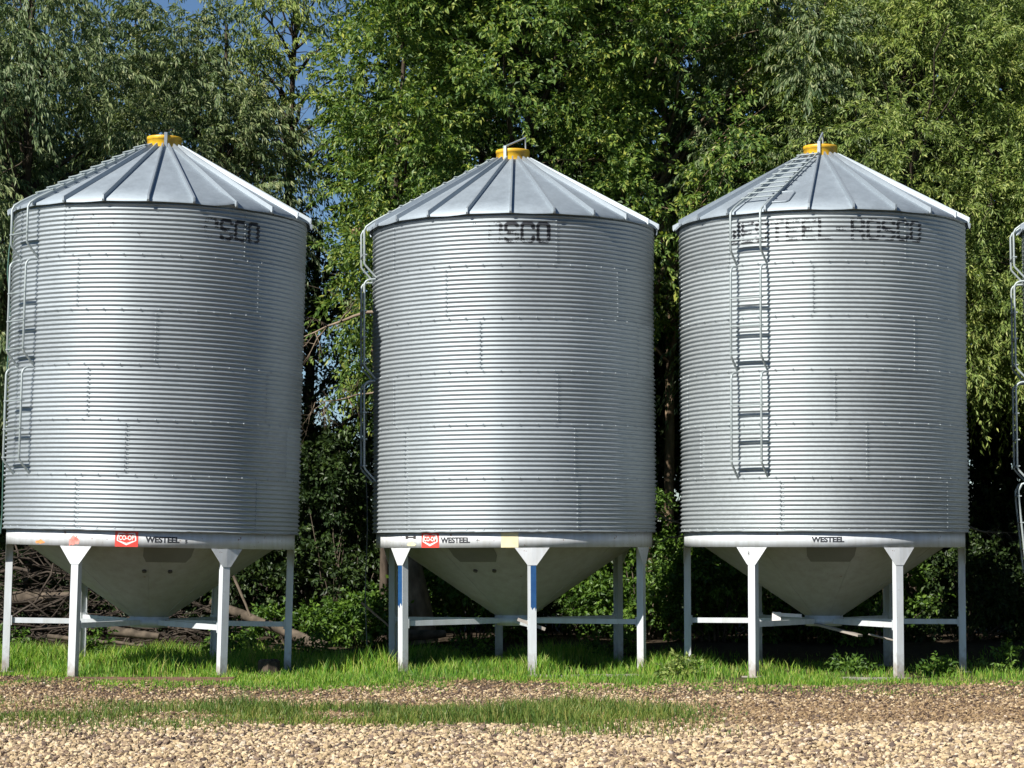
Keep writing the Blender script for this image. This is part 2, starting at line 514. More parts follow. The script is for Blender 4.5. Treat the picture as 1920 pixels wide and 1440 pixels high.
def wall_mesh(W, mat):
    nphi, per = 260, 6
    rows = np.linspace(0, 6 * RING, 6 * NC * per + 1)
    ph = np.linspace(-PI, PI, nphi + 1)[:-1]
    P, Zr = np.meshgrid(ph, rows + Z0)
    r = W.r(P, np.minimum(Zr, ZE - 1e-4))
    V = np.stack([r * np.sin(P), -r * np.cos(P), Zr], -1).reshape(-1, 3)
    i = np.arange(len(rows) - 1)[:, None] * nphi
    k = np.arange(nphi)[None, :]
    k2 = (k + 1) % nphi
    F = np.stack([i + k, i + k2, i + nphi + k2, i + nphi + k], -1).reshape(-1, 4)
    pm = ph[None, :] + PI / nphi + 0 * i
    rg = np.clip((np.arange(len(rows) - 1) / (NC * per)).astype(int), 0, 5)[:, None] + 0 * k
    off = np.asarray(W.offs)[rg]
    sid = np.mod(np.floor((pm - off) / (2 * PI) * 5), 5).astype(int)
    tone = W.tone[rg, sid].ravel()
    # bolts, part of the wall surface
    pts = []
    for j in range(7):
        z = Z0 + j * RING + (0.03 if j == 0 else (-0.04 if j == 6 else 0.0))
        for b in range(52):
            pts.append((2 * PI * (b + 0.3) / 52 - PI, z))
    for rgi in range(6):
        for s in range(5):
            a = W.offs[rgi] + 2 * PI * s / 5
            a = (a + PI) % (2 * PI) - PI
            for c in range(1, NC):
                pts.append((a, Z0 + rgi * RING + c * PITCH))
            if rgi < 2:
                for c in range(1, NC):
                    pts.append((a + 0.02, Z0 + rgi * RING + (c - 0.5) * PITCH))
    pa = np.array(pts)
    rr = W.r(pa[:, 0], np.clip(pa[:, 1], Z0, ZE - 1e-3))
    nsd = 6
    ang = np.arange(nsd) * 2 * PI / nsd
    VB = [V]
    FT, FQ = [], [F]
    base = len(V)
    a, z = pa[:, 0], pa[:, 1]
    n = np.stack([np.sin(a), -np.cos(a), 0 * a], 1)
    t = np.stack([np.cos(a), np.sin(a), 0 * a], 1)
    c0 = n * (rr - 0.003)[:, None]; c0[:, 2] = z
    loops = []
    for (rd, hh) in ((0.0145, 0.0), (0.0130, 0.009)):
        for q in ang:
            vv = c0 + t * (rd * math.cos(q)) + n * hh
            vv[:, 2] += rd * math.sin(q)
            loops.append(vv)
    top = c0 + n * 0.0135
    blk = np.stack(loops + [top], 1)      # (nb, 13, 3)
    nb = len(pa)
    VB.append(blk.reshape(-1, 3))
    o = base + np.arange(nb)[:, None] * 13
    q4, t3 = [], []
    for k in range(nsd):
        k2 = (k + 1) % nsd
        q4.append(np.concatenate([o + k, o + k2, o + nsd + k2, o + nsd + k], 1))
        t3.append(np.concatenate([o + nsd + k, o + nsd + k2, o + 12], 1))
    q4 = np.concatenate(q4); t3 = np.concatenate(t3)
    tone = np.concatenate([tone, np.full(len(q4) + len(t3), 0.6)])
    return np_mesh('corrugated_wall', np.concatenate(VB), [F, q4, t3], mat, True, attr=tone)

GLY = {
 'W': [[(0, 6), (0, .8), (.8, 0), (1.4, 0), (2, .8), (2, 4)], [(2, .8), (2.6, 0), (3.2, 0), (4, .8), (4, 6)]],
 'E': [[(4, 6), (0, 6), (0, 0), (4, 0)], [(0, 3), (3.2, 3)]],
 'S': [[(4, 5.2), (3.2, 6), (.8, 6), (0, 5.2), (0, 3.8), (.8, 3), (3.2, 3), (4, 2.2), (4, .8), (3.2, 0), (.8, 0), (0, .8)]],
 'T': [[(0, 6), (4, 6)], [(2, 6), (2, 0)]],
 'L': [[(0, 6), (0, 0), (4, 0)]],
 '-': [[(.6, 3), (3.4, 3)]],
 'R': [[(0, 0), (0, 6), (3.2, 6), (4, 5.2), (4, 3.8), (3.2, 3), (0, 3)], [(2.4, 3), (4, 1.6), (4, 0)]],
 'O': [[(.8, 6), (3.2, 6), (4, 5.2), (4, .8), (3.2, 0), (.8, 0), (0, .8), (0, 5.2), (.8, 6)]],
 'C': [[(4, 4.6), (4, 5.2), (3.2, 6), (.8, 6), (0, 5.2), (0, .8), (.8, 0), (3.2, 0), (4, .8), (4, 1.4)]],
}
def stencil_mesh(W, phi_end, wear, seed, drop=0.0):
    """worn stencil on the top ring; the last letter ends at phi_end"""
    text = 'WESTEEL-ROSCO'
    q = np.random.default_rng(seed)
    pitch, lw, lh = 0.232, 0.165, 0.265
    zb = Z0 + 5 * RING + 0.33 - drop
    du, dz = 0.011, PITCH / 9
    V, F = [], []
    for ci, ch in enumerate(text):
        u0 = -(len(text) - ci) * pitch + (pitch - lw)
        segs = [(np.array(s[i]), np.array(s[i + 1])) for s in GLY[ch] for i in range(len(s) - 1)]
        us = np.arange(-0.02, lw + 0.02, du)
        zs = np.arange(-0.025, lh + 0.025, dz)
        U, ZZ = np.meshgrid(us, zs)
        gx, gy = (U + du / 2) / lw * 4, (ZZ + dz / 2) / lh * 6
        best = np.full(U.shape, 9.0)
        for a, b in segs:
            d = b - a
            L2 = max(1e-6, (d * d).sum())
            t = np.clip(((gx - a[0]) * d[0] + (gy - a[1]) * d[1]) / L2, 0, 1)
            best = np.minimum(best, np.hypot((gx - a[0] - t * d[0]) * lw / 4, (gy - a[1] - t * d[1]) * lh / 6))
        h = zb + ZZ + dz / 2 - Z0
        down = -np.sin(2 * PI * h / PITCH)          # > 0 where the corrugation faces down
        nz = fnoise((U + u0) * 9, h * 9, seed + 5, 2.0)
        keep = (best < 0.026) & (nz * 0.55 + q.normal(0, 0.22, U.shape) + wear(ci, ZZ / lh, down) > 0)
        for r_, c_ in zip(*np.nonzero(keep)):
            uu = [U[r_, c_] + u0, U[r_, c_] + u0 + du]
            zz = [zb + ZZ[r_, c_], zb + ZZ[r_, c_] + dz]
            o = len(V)
            for (uu_, zz_) in ((uu[0], zz[0]), (uu[1], zz[0]), (uu[1], zz[1]), (uu[0], zz[1])):
                ph = phi_end + uu_ / R
                V.append((ph, zz_))
            F.append((o, o + 1, o + 2, o + 3))
    V = np.array(V)
    rr = W.r(V[:, 0], V[:, 1]) + 0.0022
    P = np.stack([rr * np.sin(V[:, 0]), -rr * np.cos(V[:, 0]), V[:, 1]], 1)
    return np_mesh('stencil_lettering', P, [np.array(F)], M['black_paint'], False)

def roof_z(r):
    return ZE + 0.005 + (RE - r) * SLOPE

def roof_mesh(rib0, seed, bent=None):
    q = np.random.default_rng(seed)
    mb = MB()
    NP, nu, nr = 22, 4, 6
    for p in range(NP):
        a0, a1 = rib0 + 2 * PI * p / NP, rib0 + 2 * PI * (p + 1) / NP
        sag = q.uniform(-0.008, 0.004)
        lift = q.uniform(-0.012, 0.012)
        vs, fs = [], []
        edge = 0.02
        radii = list(np.linspace(RCAP - 0.03, RE, nr))
        for j, r in enumerate(radii):
            t = j / (nr - 1)
            for i in range(nu + 1):
                s = i / nu
                a = a0 + (a1 - a0) * s
                # flat facet between the ribs
                rr = r * math.cos((a1 - a0) / 2) / math.cos(a - (a0 + a1) / 2)
                rr = rr * 0.4 + r * 0.6
                z = roof_z(r) + (sag + lift * t) * math.sin(PI * s) * t
                if bent is not None and p == bent and t > 0.75:
                    z += 0.05 * (s ** 2) * (t - 0.75) * 4
                vs.append(cyl(a, z, rr))
        # turned-down lip
        for i in range(nu + 1):
            x, y, z = vs[(nr - 1) * (nu + 1) + i]
            vs.append((x * 1.001, y * 1.001, z - 0.035 - 0.006 * math.sin(PI * i / nu)))
        for j in range(nr):
            for i in range(nu):
                k = j * (nu + 1) + i
                fs.append((k, k + 1, k + nu + 2, k + nu + 1))
        mb.add(vs, fs, True)
    return mb.mesh('roof', M['roof'])

def rib_mesh():
    mb = MB()
    r0, r1 = RCAP + 0.02, RE + 0.012
    sec = [(-0.018, -0.006), (-0.014, 0.060), (0.014, 0.060), (0.018, -0.006)]
    vs = []
    for r, sc in ((r0, 0.75), (r1, 1.0)):
        for x, h in sec:
            vs.append((x * sc, -r - h * 0.5, roof_z(r) + h * 0.87))
    # drooped tip
    for x, h in sec:
        vs.append((x, -r1 - 0.016 - h * 0.2, roof_z(r1) - 0.03 + h * 0.4))
    fs = []
    for j in (0, 4):
        fs += [(j + i, j + i + 1, j + i + 5, j + i + 4) for i in range(3)]
    fs += [(8, 9, 10, 11)]
    mb.add(vs, fs, False)
    return mb.mesh('rib', M['rib'])

def patch(phi0, phi1, z0, z1, r, mat, name, n=6, th=0.0015):
    mb = MB()
    mb.lathe([(r, z0), (r + th, z0), (r + th, z1), (r, z1)], n, phi0, phi1, False)
    return mb.mesh(name, mat)

def bent_poly(name, pts, phi, z, r, mat):
    """flat polygons (u,v lists) bent round a cylinder"""
    mb = MB()
    for poly in pts:
        vs = [cyl(phi + u / r, z + v, r) for u, v in poly]
        mb.add(vs, [tuple(range(len(vs)))])
    return mb.mesh(name, mat)

def bent_text(name, body, height, width, phi, z, r, mat, bold=0.045):
    cu = bpy.data.curves.new('lettering', 'FONT')
    cu.body = body
    cu.size = 1.0
    cu.offset = bold
    cu.fill_mode = 'FRONT'
    o = bpy.data.objects.new('lettering', cu)
    COL.objects.link(o)
    dg = bpy.context.evaluated_depsgraph_get()
    me = bpy.data.meshes.new_from_object(o.evaluated_get(dg))
    bpy.data.objects.remove(o)
    bpy.data.curves.remove(cu)
    xs = [v.co.x for v in me.vertices]; ys_ = [v.co.y for v in me.vertices]
    x0, x1, y0, y1 = min(xs), max(xs), min(ys_), max(ys_)
    for v in me.vertices:
        u = ((v.co.x - x0) / (x1 - x0) - 0.5) * width
        h = ((v.co.y - y0) / (y1 - y0) - 0.5) * height
        v.co = cyl(phi + u / r, z + h, r)
    me.materials.clear()
    me.materials.append(mat)
    me.name = name
    return me

def blob(q, n, ru, rv, rough=0.35):
    return [(ru * math.cos(a) * (1 + q.uniform(-rough, rough)), rv * math.sin(a) * (1 + q.uniform(-rough, rough)))
            for a in [2 * PI * k / n for k in range(n)]]

def leg_mesh():
    mb = MB()
    d = 0.10
    q = [(-0.057, -d / 2), (0.057, -d / 2), (0.057, d / 2), (0.042, d / 2), (0.042, d / 2 - 0.018), (-0.042, d / 2 - 0.018), (-0.042, d / 2), (-0.057, d / 2)]
    mb.prism(q, (0, -(RS - 0.004) + d / 2, 0), -0.15, SB - 0.006)
    mb.box((0, -(RS - 0.004) + d / 2, 0.0), (0.26, 0.24, 0.016))
    return mb.mesh('leg', M['white'])

def gusset_mesh():
    mb = MB()
    y0, t, h = -(RS + 0.001), 0.008, 0.25
    top = SB - 0.003
    wt, wb = 0.25, 0.066
    back = RS - math.sqrt(RS ** 2 - wt ** 2)
    q = [(-wb, y0, top - h), (0, y0 - 0.002, top - h), (wb, y0, top - h), (wt, y0 + back * 0.8, top), (0, y0 - 0.002, top), (-wt, y0 + back * 0.8, top)]
    vs = q + [(x, y + t, z) for x, y, z in q]
    fs = [(0, 1, 4, 5), (1, 2, 3, 4), (7, 6, 11, 10), (8, 7, 10, 9), (0, 6, 7, 1), (1, 7, 8, 2), (2, 8, 9, 3), (3, 9, 10, 4), (4, 10, 11, 5), (5, 11, 6, 0)]
    mb.add(vs, fs)
    return mb.mesh('gusset', M['white_worn'])

def brace_mesh():
    mb = MB()
    y0, y1 = -0.30, -(RS - 0.105)
    mb.box((0, (y0 + y1) / 2, 0.742), (0.055, abs(y1 - y0), 0.075))
    mb.box((0, y1 + 0.012, 0.742), (0.12, 0.016, 0.14))
    return mb.mesh('brace', M['white'])

def rail_mesh(x, path, r=0.0165):
    mb = MB()
    mb.tube([(x, y, z) for y, z in path], r, 8)
    return mb.mesh('rail', M['ladder'])

def arc_path(za, zb, s, top='arch', foot=True):
    p = []
    yw = -(R + 0.004)
    ys_ = -(R + s)
    p += [(yw, za), (yw - 0.02, za + 0.02), (ys_ + 0.02, za + s * 0.95), (ys_, za + s * 1.15)]
    if top == 'arch':
        zc = zb - 0.11
        p += [(ys_, zc)]
        for k in range(1, 5):
            a = k / 4 * PI / 2
            p.append((ys_ + 0.10 * (1 - math.cos(a)), zc + 0.10 * math.sin(a)))
        p.append((yw, zb - 0.005))
    else:   # over the eave on to the roof
        p += [(ys_, ZE - 0.06), (ys_ + 0.03, ZE + 0.0), (-(RE - 0.03), roof_z(RE - 0.03) + 0.055), (-(RE - 0.22), roof_z(RE - 0.22) + 0.055)]
    return p

MESH = {}
def cached(key, fn):
    if key not in MESH:
        MESH[key] = fn()
    return MESH[key]

def ladder_section(parent, phi, za, zb, kind, s=0.175):
    sec_path = arc_path(za, zb, s, kind)
    hw = 0.245
    e = bpy.data.objects.new('ladder_section', None)
    COL.objects.link(e)
    e.parent = parent
    e.rotation_euler = (0, 0, phi)
    for x in (-hw, hw):
        link('rail', rail_mesh(x, sec_path), e)
    zs = []
    z = za + s + 0.05 if kind == 'arch' else za + s + 0.16
    top = (zb - 0.10) if kind == 'arch' else ZE - 0.05
    n = int((top - z) / 0.40) + 1
    for i in range(n):
        zs.append(z + 0.40 * i)
    rm = cached('rung', lambda: rung_mesh())
    for z in zs:
        link('rung', rm, e, (0, -(R + s), z))
    return e

def rung_mesh():
    mb = MB()
    mb.box((0, 0.012, 0), (0.53, 0.062, 0.015))
    return mb.mesh('rung', M['ladder'])

def roof_ladder(parent, phi):
    e = bpy.data.objects.new('roof_ladder', None)
    COL.objects.link(e)
    e.parent = parent
    e.rotation_euler = (0, 0, phi)
    for sgn in (-1, 1):
        mb = MB()
        pts = []
        for t in np.linspace(0, 1, 6):
            r = RE - 0.20 - t * (RE - 0.52)
            pts.append((sgn * (0.245 - 0.11 * t), -r, roof_z(r) + 0.055))
        mb.tube(pts, 0.014, 6)
        link('rail', mb.mesh('rail', M['ladder']), e)
    for k in range(10):
        t = (k + 0.5) / 10
        r = RE - 0.20 - t * (RE - 0.52)
        hw = 0.245 - 0.11 * t + 0.035
        mb = MB()
        mb.box((0, -r, roof_z(r) + 0.075), (2 * hw, 0.045, 0.014))
        link('rung', mb.mesh('rung', M['ladder']), e)

def hopper_mesh():
    mb = MB()
    n = 96
    prof = [(RS - 0.03, ST - 0.03), (RS - 0.05, ST - 0.04)]
    ztop, zbot, r0, r1 = ST - 0.045, 0.815, RS - 0.055, 0.27
    for k in range(9):
        t = k / 8
        prof.append((r0 + (r1 - r0) * t, ztop + (zbot - ztop) * t))
    mb.lathe(prof, n)
    # welded seams of the cone plates
    for k in range(8):
        a = 2 * PI * k / 8 + 0.13
        pts = [cyl(a, ztop + (zbot - ztop) * t - 0.001, r0 + (r1 - r0) * t) for t in (0, 0.5, 1)]
        mb.tube(pts, 0.005, 5)
    return mb.mesh('hopper', M['hopper'])

def cone_pt(phi, t, off=0.004):
    ztop, zbot, r0, r1 = ST - 0.045, 0.815, RS - 0.055, 0.27
    r = r0 + (r1 - r0) * t
    z = ztop + (zbot - ztop) * t
    L = math.hypot(r0 - r1, ztop - zbot)
    nr, nz = (ztop - zbot) / L, -(r0 - r1) / L
    return cyl(phi, z + nz * off, r + nr * off)

def access_panel(phi):
    mb = MB()
    vs, n = [], 8
    half_top, half_bot = 0.36, 0.33
    for off in (0.0, 0.010):
        for j in range(4):
            t = 0.10 + 0.21 * j / 3
            r = RS - 0.055 + (0.27 - RS + 0.055) * t
            hw = half_top + (half_bot - half_top) * j / 3
            hw = hw if j < 3 else hw - 0.05
            for i in range(n + 1):
                vs.append(cone_pt(phi + (i / n - 0.5) * 2 * hw / r * 1.0, t, off))
    fs = []
    m = (n + 1) * 4
    for j in range(3):
        for i in range(n):
            k = j * (n + 1) + i
            fs.append((m + k, m + k + n + 1, m + k + n + 2, m + k + 1))
    b = 3 * (n + 1)
    for i in range(n):
        fs.append((i, i + 1, m + i + 1, m + i))
        fs.append((b + i + 1, b + i, m + b + i, m + b + i + 1))
    for j in range(3):
        k = j * (n + 1)
        fs.append((k + n + 1, k, m + k, m + k + n + 1))
        fs.append((k + n, k + 2 * n + 1, m + k + 2 * n + 1, m + k + n))
    mb.add(vs, fs)
    return mb.mesh('access_panel', M['panel'])

def cap_mesh():
    mb = MB()
    zb = roof_z(RCAP) - 0.01
    r = RCAP
    mb.lathe([(r, zb), (r, zb + 0.125), (r + 0.006, zb + 0.127), (r + 0.006, zb + 0.17), (r, zb + 0.18), (r * 0.6, zb + 0.195), (0.001, zb + 0.20)], 48)
    return mb.mesh('fill_cap', M['yellow'])

def skirt_mesh(worn):
    mb = MB()
    mb.lathe([(RS - 0.05, SB), (RS, SB), (RS, ST), (RS - 0.05, ST)], 128, smooth=False)
    me = mb.mesh('skirt_ring', M['white_worn'] if worn else M['white'])
    for p in me.polygons:
        p.use_smooth = abs(p.normal.z) < 0.5
    return me

def flash_mesh(seed):
    q = np.random.default_rng(seed)
    mb = MB()
    n = 160
    prof = []
    vs, fs = [], []
    jit = q.normal(0, 0.004, n)
    for r, z, w in ((RS - 0.04, ST + 0.003, 0), (R + 0.020, ST + 0.001, 1), (R + 0.022, ST + 0.012, 1), (R - 0.01, ST + 0.016, 0)):
        for k in range(n):
            a = 2 * PI * k / n
            vs.append(cyl(a, z + w * jit[k] * 0.6, r + w * jit[k] * 0.5))
    for i in range(3):
        for k in range(n):
            fs.append((i * n + k, i * n + (k + 1) % n, (i + 1) * n + (k + 1) % n, (i + 1) * n + k))
    mb.add(vs, fs, False)
    return mb.mesh('base_flashing', M['flash'])

def hub_mesh():
    mb = MB()
    mb.lathe([(0.20, 0.67), (0.27, 0.67), (0.27, 0.70), (0.31, 0.70), (0.31, 0.785), (0.285, 0.785), (0.285, 0.83), (0.25, 0.83)], 40)
    return mb.mesh('outlet_hub', M['white'])

def make_bin(name, label, loc, tilt, D):
    t = bpy.data.objects.new(name, None)
    COL.objects.link(t)
    t.location = loc
    t.rotation_euler = (0, rad(tilt), 0)
    tag(t, label, 'grain bin', 'hopper bottom grain bins standing in a row')
    W = Wall(D['seed'], [rad(a) for a in D['offs']], D.get('bulge', 0))
    link('corrugated_wall', wall_mesh(W, M[D.get('wall', 'wall')]), t)
    if 'wear' in D:
        link('stencil_lettering', stencil_mesh(W, rad(D['stencil_end']), D['wear'], D['seed'] + 3, D.get('drop', 0.0)), t)
    ro = link('roof', roof_mesh(rad(D['rib0']), D['seed'] + 1, D.get('bent')), t)
    rm = cached('rib', rib_mesh)
    for k in range(22):
        link('rib', rm, ro, rz=rad(D['rib0']) + 2 * PI * k / 22)
    if 'hatch' in D:
        mb = MB()
        ph = rad(D['hatch'])
        pts = []
        for u, v in [(-0.17, 0.0), (-0.17, 0.28), (-0.14, 0.31), (0.14, 0.31), (0.17, 0.28), (0.17, 0.03), (0.14, 0), (-0.17, 0)]:
            r = 2.02 - v * 1.15
            pts.append(cyl(ph + u * (0.75 + 0.25 * r / 2) / r, roof_z(r) + 0.018, r))
        mb.tube(pts, 0.013, 6)
        mb.add([tuple(Vector(p) - Vector((0, 0, 0.004))) for p in pts[:-1]], [tuple(range(7))])
        link('roof_hatch', mb.mesh('roof_hatch', M['rib']), ro)
    link('skirt_ring', skirt_mesh(D.get('worn', False)), t)
    link('base_flashing', flash_mesh(D['seed']), t)
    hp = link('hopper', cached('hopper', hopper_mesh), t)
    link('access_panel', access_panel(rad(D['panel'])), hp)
    for dphi in D.get('holes', []):
        mb = MB()
        c0, c1 = Vector(cone_pt(rad(dphi), 0.42, -0.01)), Vector(cone_pt(rad(dphi), 0.42, 0.022))
        mb.tube([c0, c1], 0.032, 12)
        link('inspection_plug', mb.mesh('inspection_plug', M['dark']), hp)
    link('outlet_hub', cached('hub', hub_mesh), t)
    cap = link('fill_cap', cached('cap', cap_mesh), t)
    zc = roof_z(RCAP)
    br = rad(D.get('bracket', 0))
    mb = MB()
    yb = -(RCAP + 0.028)
    mb.box((0, yb, zc + 0.085), (0.045, 0.012, 0.22))
    mb.box((0, yb + 0.04, zc + 0.20), (0.045, 0.09, 0.012))
    link('bracket', mb.mesh('bracket', M['rib']), cap, rz=br)
    if 'lever' in D:
        x0, z0_, x1, z1_ = D['lever']
        mb = MB()
        mb.tube([(x0, yb * 0.9, zc + z0_), (x1, yb * 0.2, zc + z1_)], 0.015, 8)
        mb.tube([(x1, yb * 0.2, zc + z1_), (x1 + 0.01, yb * 0.1, zc + 0.15)], 0.014, 8)
        link('lever', mb.mesh('lever', M['rib']), cap)
    for k in range(6):
        a = rad(D['leg0']) + k * PI / 3
        lg = link('leg', cached('leg', leg_mesh), t, rz=a)
        link('gusset', cached('gusset', gusset_mesh), lg)
        for bk, x0, x1, z0_, z1_ in D.get('blue', []):
            if bk == k:
                mb = MB()
                q = np.random.default_rng(k + 9)
                n = 8
                top = [(x0 + (x1 - x0) * i / n, z1_ + q.uniform(-0.006, 0.004)) for i in range(n + 1)]
                bot = [(x0 + (x1 - x0) * i / n, z0_ + q.uniform(-0.05, 0.02)) for i in range(n + 1)]
                vs = [(x, -(RS - 0.002), z) for x, z in top + bot[::-1]]
                mb.add(vs, [(i + 1, i, 2 * n + 1 - i, 2 * n - i) for i in range(n)])
                b = link('paint_patch', mb.mesh('paint_patch', M['blue']), lg)
                b['label'] = 'faded dark blue painted patch'
        if k in D.get('leg_digit', {}):
            ch = D['leg_digit'][k]
            mbt = bent_text('lettering', ch, 0.055, 0.03, -0.02, SB - 0.09, RS + 0.0045, M['dark'], 0.0)
            link('lettering', mbt, lg)
        link('brace', cached('brace', brace_mesh), t, rz=a)
    # ladder on the wall: short section under the eave, then two long ones
    la = rad(D['ladder'])
    ladder_section(t, la, Z0 + 5 * RING + 0.01, ZE, 'eave')
    ladder_section(t, la, Z0 + 3 * RING + 0.01, Z0 + 5 * RING - 0.02, 'arch')
    ladder_section(t, la, Z0 + 1 * RING + 0.01, Z0 + 3 * RING - 0.02, 'arch')
    roof_ladder(t, la)
    zc_s = (SB + ST) / 2
    for body, w_, h_, ph, dz in D.get('texts', []):
        link('lettering', bent_text('lettering', body, h_, w_, rad(ph), zc_s + dz, RS + 0.002, M['black_paint']), t)
    for ph in D.get('logo', []):
        lo = link('logo_plate', patch(rad(ph) - 0.16 / RS, rad(ph) + 0.16 / RS, SB + 0.002, ST - 0.003, RS + 0.001, M['red'], 'logo_plate'), t)
        lo['label'] = 'red square logo with white shield'
        w2, hh = 0.135, 0.085
        o = [(-w2, hh * 0.25), (-w2 * 0.86, hh), (w2 * 0.86, hh), (w2, hh * 0.25), (w2, -hh * 0.28), (0, -hh * 1.02), (-w2, -hh * 0.28)]
        i_ = [(x * 0.86, y * 0.80) for x, y in o]
        polys = [[o[k], o[(k + 1) % 7], i_[(k + 1) % 7], i_[k]] for k in range(7)]
        polys.append([(-w2 * 0.7, -hh * 0.27), (0, -hh * 0.65), (w2 * 0.7, -hh * 0.27), (w2 * 0.7, -hh * 0.36), (0, -hh * 0.76), (-w2 * 0.7, -hh * 0.36)])
        link('emblem', bent_poly('emblem', [p[::-1] for p in polys], rad(ph), zc_s, RS + 0.005, M['decal_white']), lo)
        link('lettering', bent_text('lettering', 'CO-OP', 0.066, 0.215, rad(ph), zc_s + 0.018, RS + 0.0055, M['decal_white'], 0.03), lo)
    q = np.random.default_rng(D['seed'])
    for ph, dz, ru, rv, mk in D.get('marks', []):
        polys = [[(u + du, v + dv) for u, v in blob(q, 9, ru * s, rv * s)] for du, dv, s in
                 ((0, 0, 1), (ru * 0.8, -rv * 0.3, 0.5), (-ru * 0.8, -rv * 0.4, 0.55))]
        for n_, pl in enumerate(polys):
            link('paint_mark', bent_poly('paint_mark', [pl], rad(ph), zc_s + dz, RS + 0.0015 + n_ * 0.0006, M[mk]), t)
    for p0, p1, za, zb, mk in D.get('tapes', []):
        link('tape_patch', patch(rad(p0), rad(p1), za, zb, RS + 0.001, M[mk], 'tape_patch'), t)
    return t, W

def wear1(ci, v, down):
    if ci < 9: return -1.0 + (0.35 if ci < 6 else 0) + 0.1 * down
    return {9: -0.25, 10: 0.25, 11: 0.6, 12: 0.55}[ci] + 0.35 * (v - 0.35) - 0.15 * (1 - v) + 0.2 * down
def wear2(ci, v, down):
    if ci < 8: return -1.4
    return {8: -0.85, 9: -0.25, 10: 0.25, 11: 0.55, 12: 0.45}[ci] + 0.6 * (v - 0.45) + 0.25 * down
def wear3(ci, v, down):
    base = [0.4, 0.12, 0.0, -0.12, -0.12, -0.05, 0.0, -0.05, 0.02, 0.12, 0.15, 0.25, 0.4][ci]
    return base + 0.14 + 0.75 * down

B1_, _ = make_bin('grain_bin', 'galvanized grain bin furthest left, red square logo on its white skirt and plain white legs', (-5.345, 33.62, 0.01), 1.2, dict(
    seed=11, offs=[-21, -2, -17, 8, -23, 42], rib0=3.8, bent=1, leg0=-21, ladder=-51, panel=17, holes=[5, 21], worn=True, bracket=12,
    stencil_end=48.5, drop=0.05, wear=wear1, logo=[-0.5], texts=[('WESTEEL', 0.47, 0.086, 13.0, 0.0), ('5', 0.032, 0.05, 22, -0.02)],
    marks=[(-38.5, -0.06, 0.075, 0.026, 'orange_mark'), (-21.5, -0.035, 0.07, 0.075, 'red_mark')]))
B2_, _ = make_bin('grain_bin', 'galvanized grain bin with blue painted patches on two of its legs, ladder seen edge on', (0.04, 34.70, 0.0), -0.2, dict(
    seed=23, offs=[25, 24, 17, 59, -27, 17], rib0=-1.0, leg0=-53, ladder=-81, panel=-21, holes=[-26, -13], worn=True, bracket=-25, lever=(-0.10, 0.20, 0.19, 0.36),
    stencil_end=14.0, wear=wear2, logo=[-35.5], texts=[('WESTEEL', 0.47, 0.086, -24.0, 0.0), ('6', 0.034, 0.055, -14.6, -0.015)],
    blue=[(0, -0.054, 0.050, 1.02, 1.588), (1, -0.024, 0.055, 0.98, 1.588)],
    marks=[(-45.5, -0.05, 0.07, 0.035, 'tape')], tapes=[(-5.2, 1.6, SB + 0.001, ST - 0.002, 'tape'), (-48.8, -43.4, ST - 0.075, ST - 0.055, 'dark'), (-49.2, -47.6, ST - 0.088, ST - 0.046, 'dark'), (-44.4, -43.0, ST - 0.088, ST - 0.046, 'dark')]))
B3_, _ = make_bin('grain_bin', 'galvanized grain bin with its ladder facing the yard and plain lettering without a logo', (4.68, 34.35, 0.005), 0.1, dict(
    seed=37, offs=[-24, 9, -3, 30, -11, 26], rib0=-12.1, leg0=-37, ladder=-35.5, panel=-4, wall='wall3', hatch=-26, bracket=-12, lever=(-0.06, 0.2, 0.03, 0.37), bulge=0.05,
    stencil_end=33.5, wear=wear3, texts=[('WESTEEL', 0.46, 0.080, -6.0, 0.0)], leg_digit={0: '8'}))
B4_, _ = make_bin('grain_bin', 'grain bin cut off by the right edge, only its ladder and eave showing', (9.96, 34.4, 0.0), 0.0, dict(
    seed=41, offs=[-31, 4, -13, 20, -21, 36], rib0=-6, leg0=-30, ladder=-97, panel=-10, bracket=5))
mb = MB()
vs = [cone_pt(rad(a), t_, 0.005) for t_ in (0.03, 0.15) for a in (-4.0, 2.5)]
mb.add(vs, [(0, 1, 3, 2)])
link('tape_patch', mb.mesh('tape_patch', M['tape']), B2_)
# fourth bin: lowest ladder section hanging loose towards its legs
e = bpy.data.objects.new('ladder_section', None)
COL.objects.link(e); e.parent = B4_; e.rotation_euler = (0, 0, rad(-97))
e['label'] = 'lowest ladder section swung in under the bin'
def loose(z):
    return -(R + 0.16 - 0.10 * max(0, (2.60 - z)) / 1.1)
pth = [(-(R + 0.01), 2.83), (-(R + 0.11), 2.80), (-(R + 0.16), 2.70)] + [(loose(z), z) for z in (2.55, 2.2, 1.9, 1.6, 1.45)]
for x in (-0.245, 0.245):
    link('rail', rail_mesh(x, pth), e)
for z in (2.62, 2.22, 1.82, 1.50):
    link('rung', MESH['rung'], e, (0, loose(z), z))

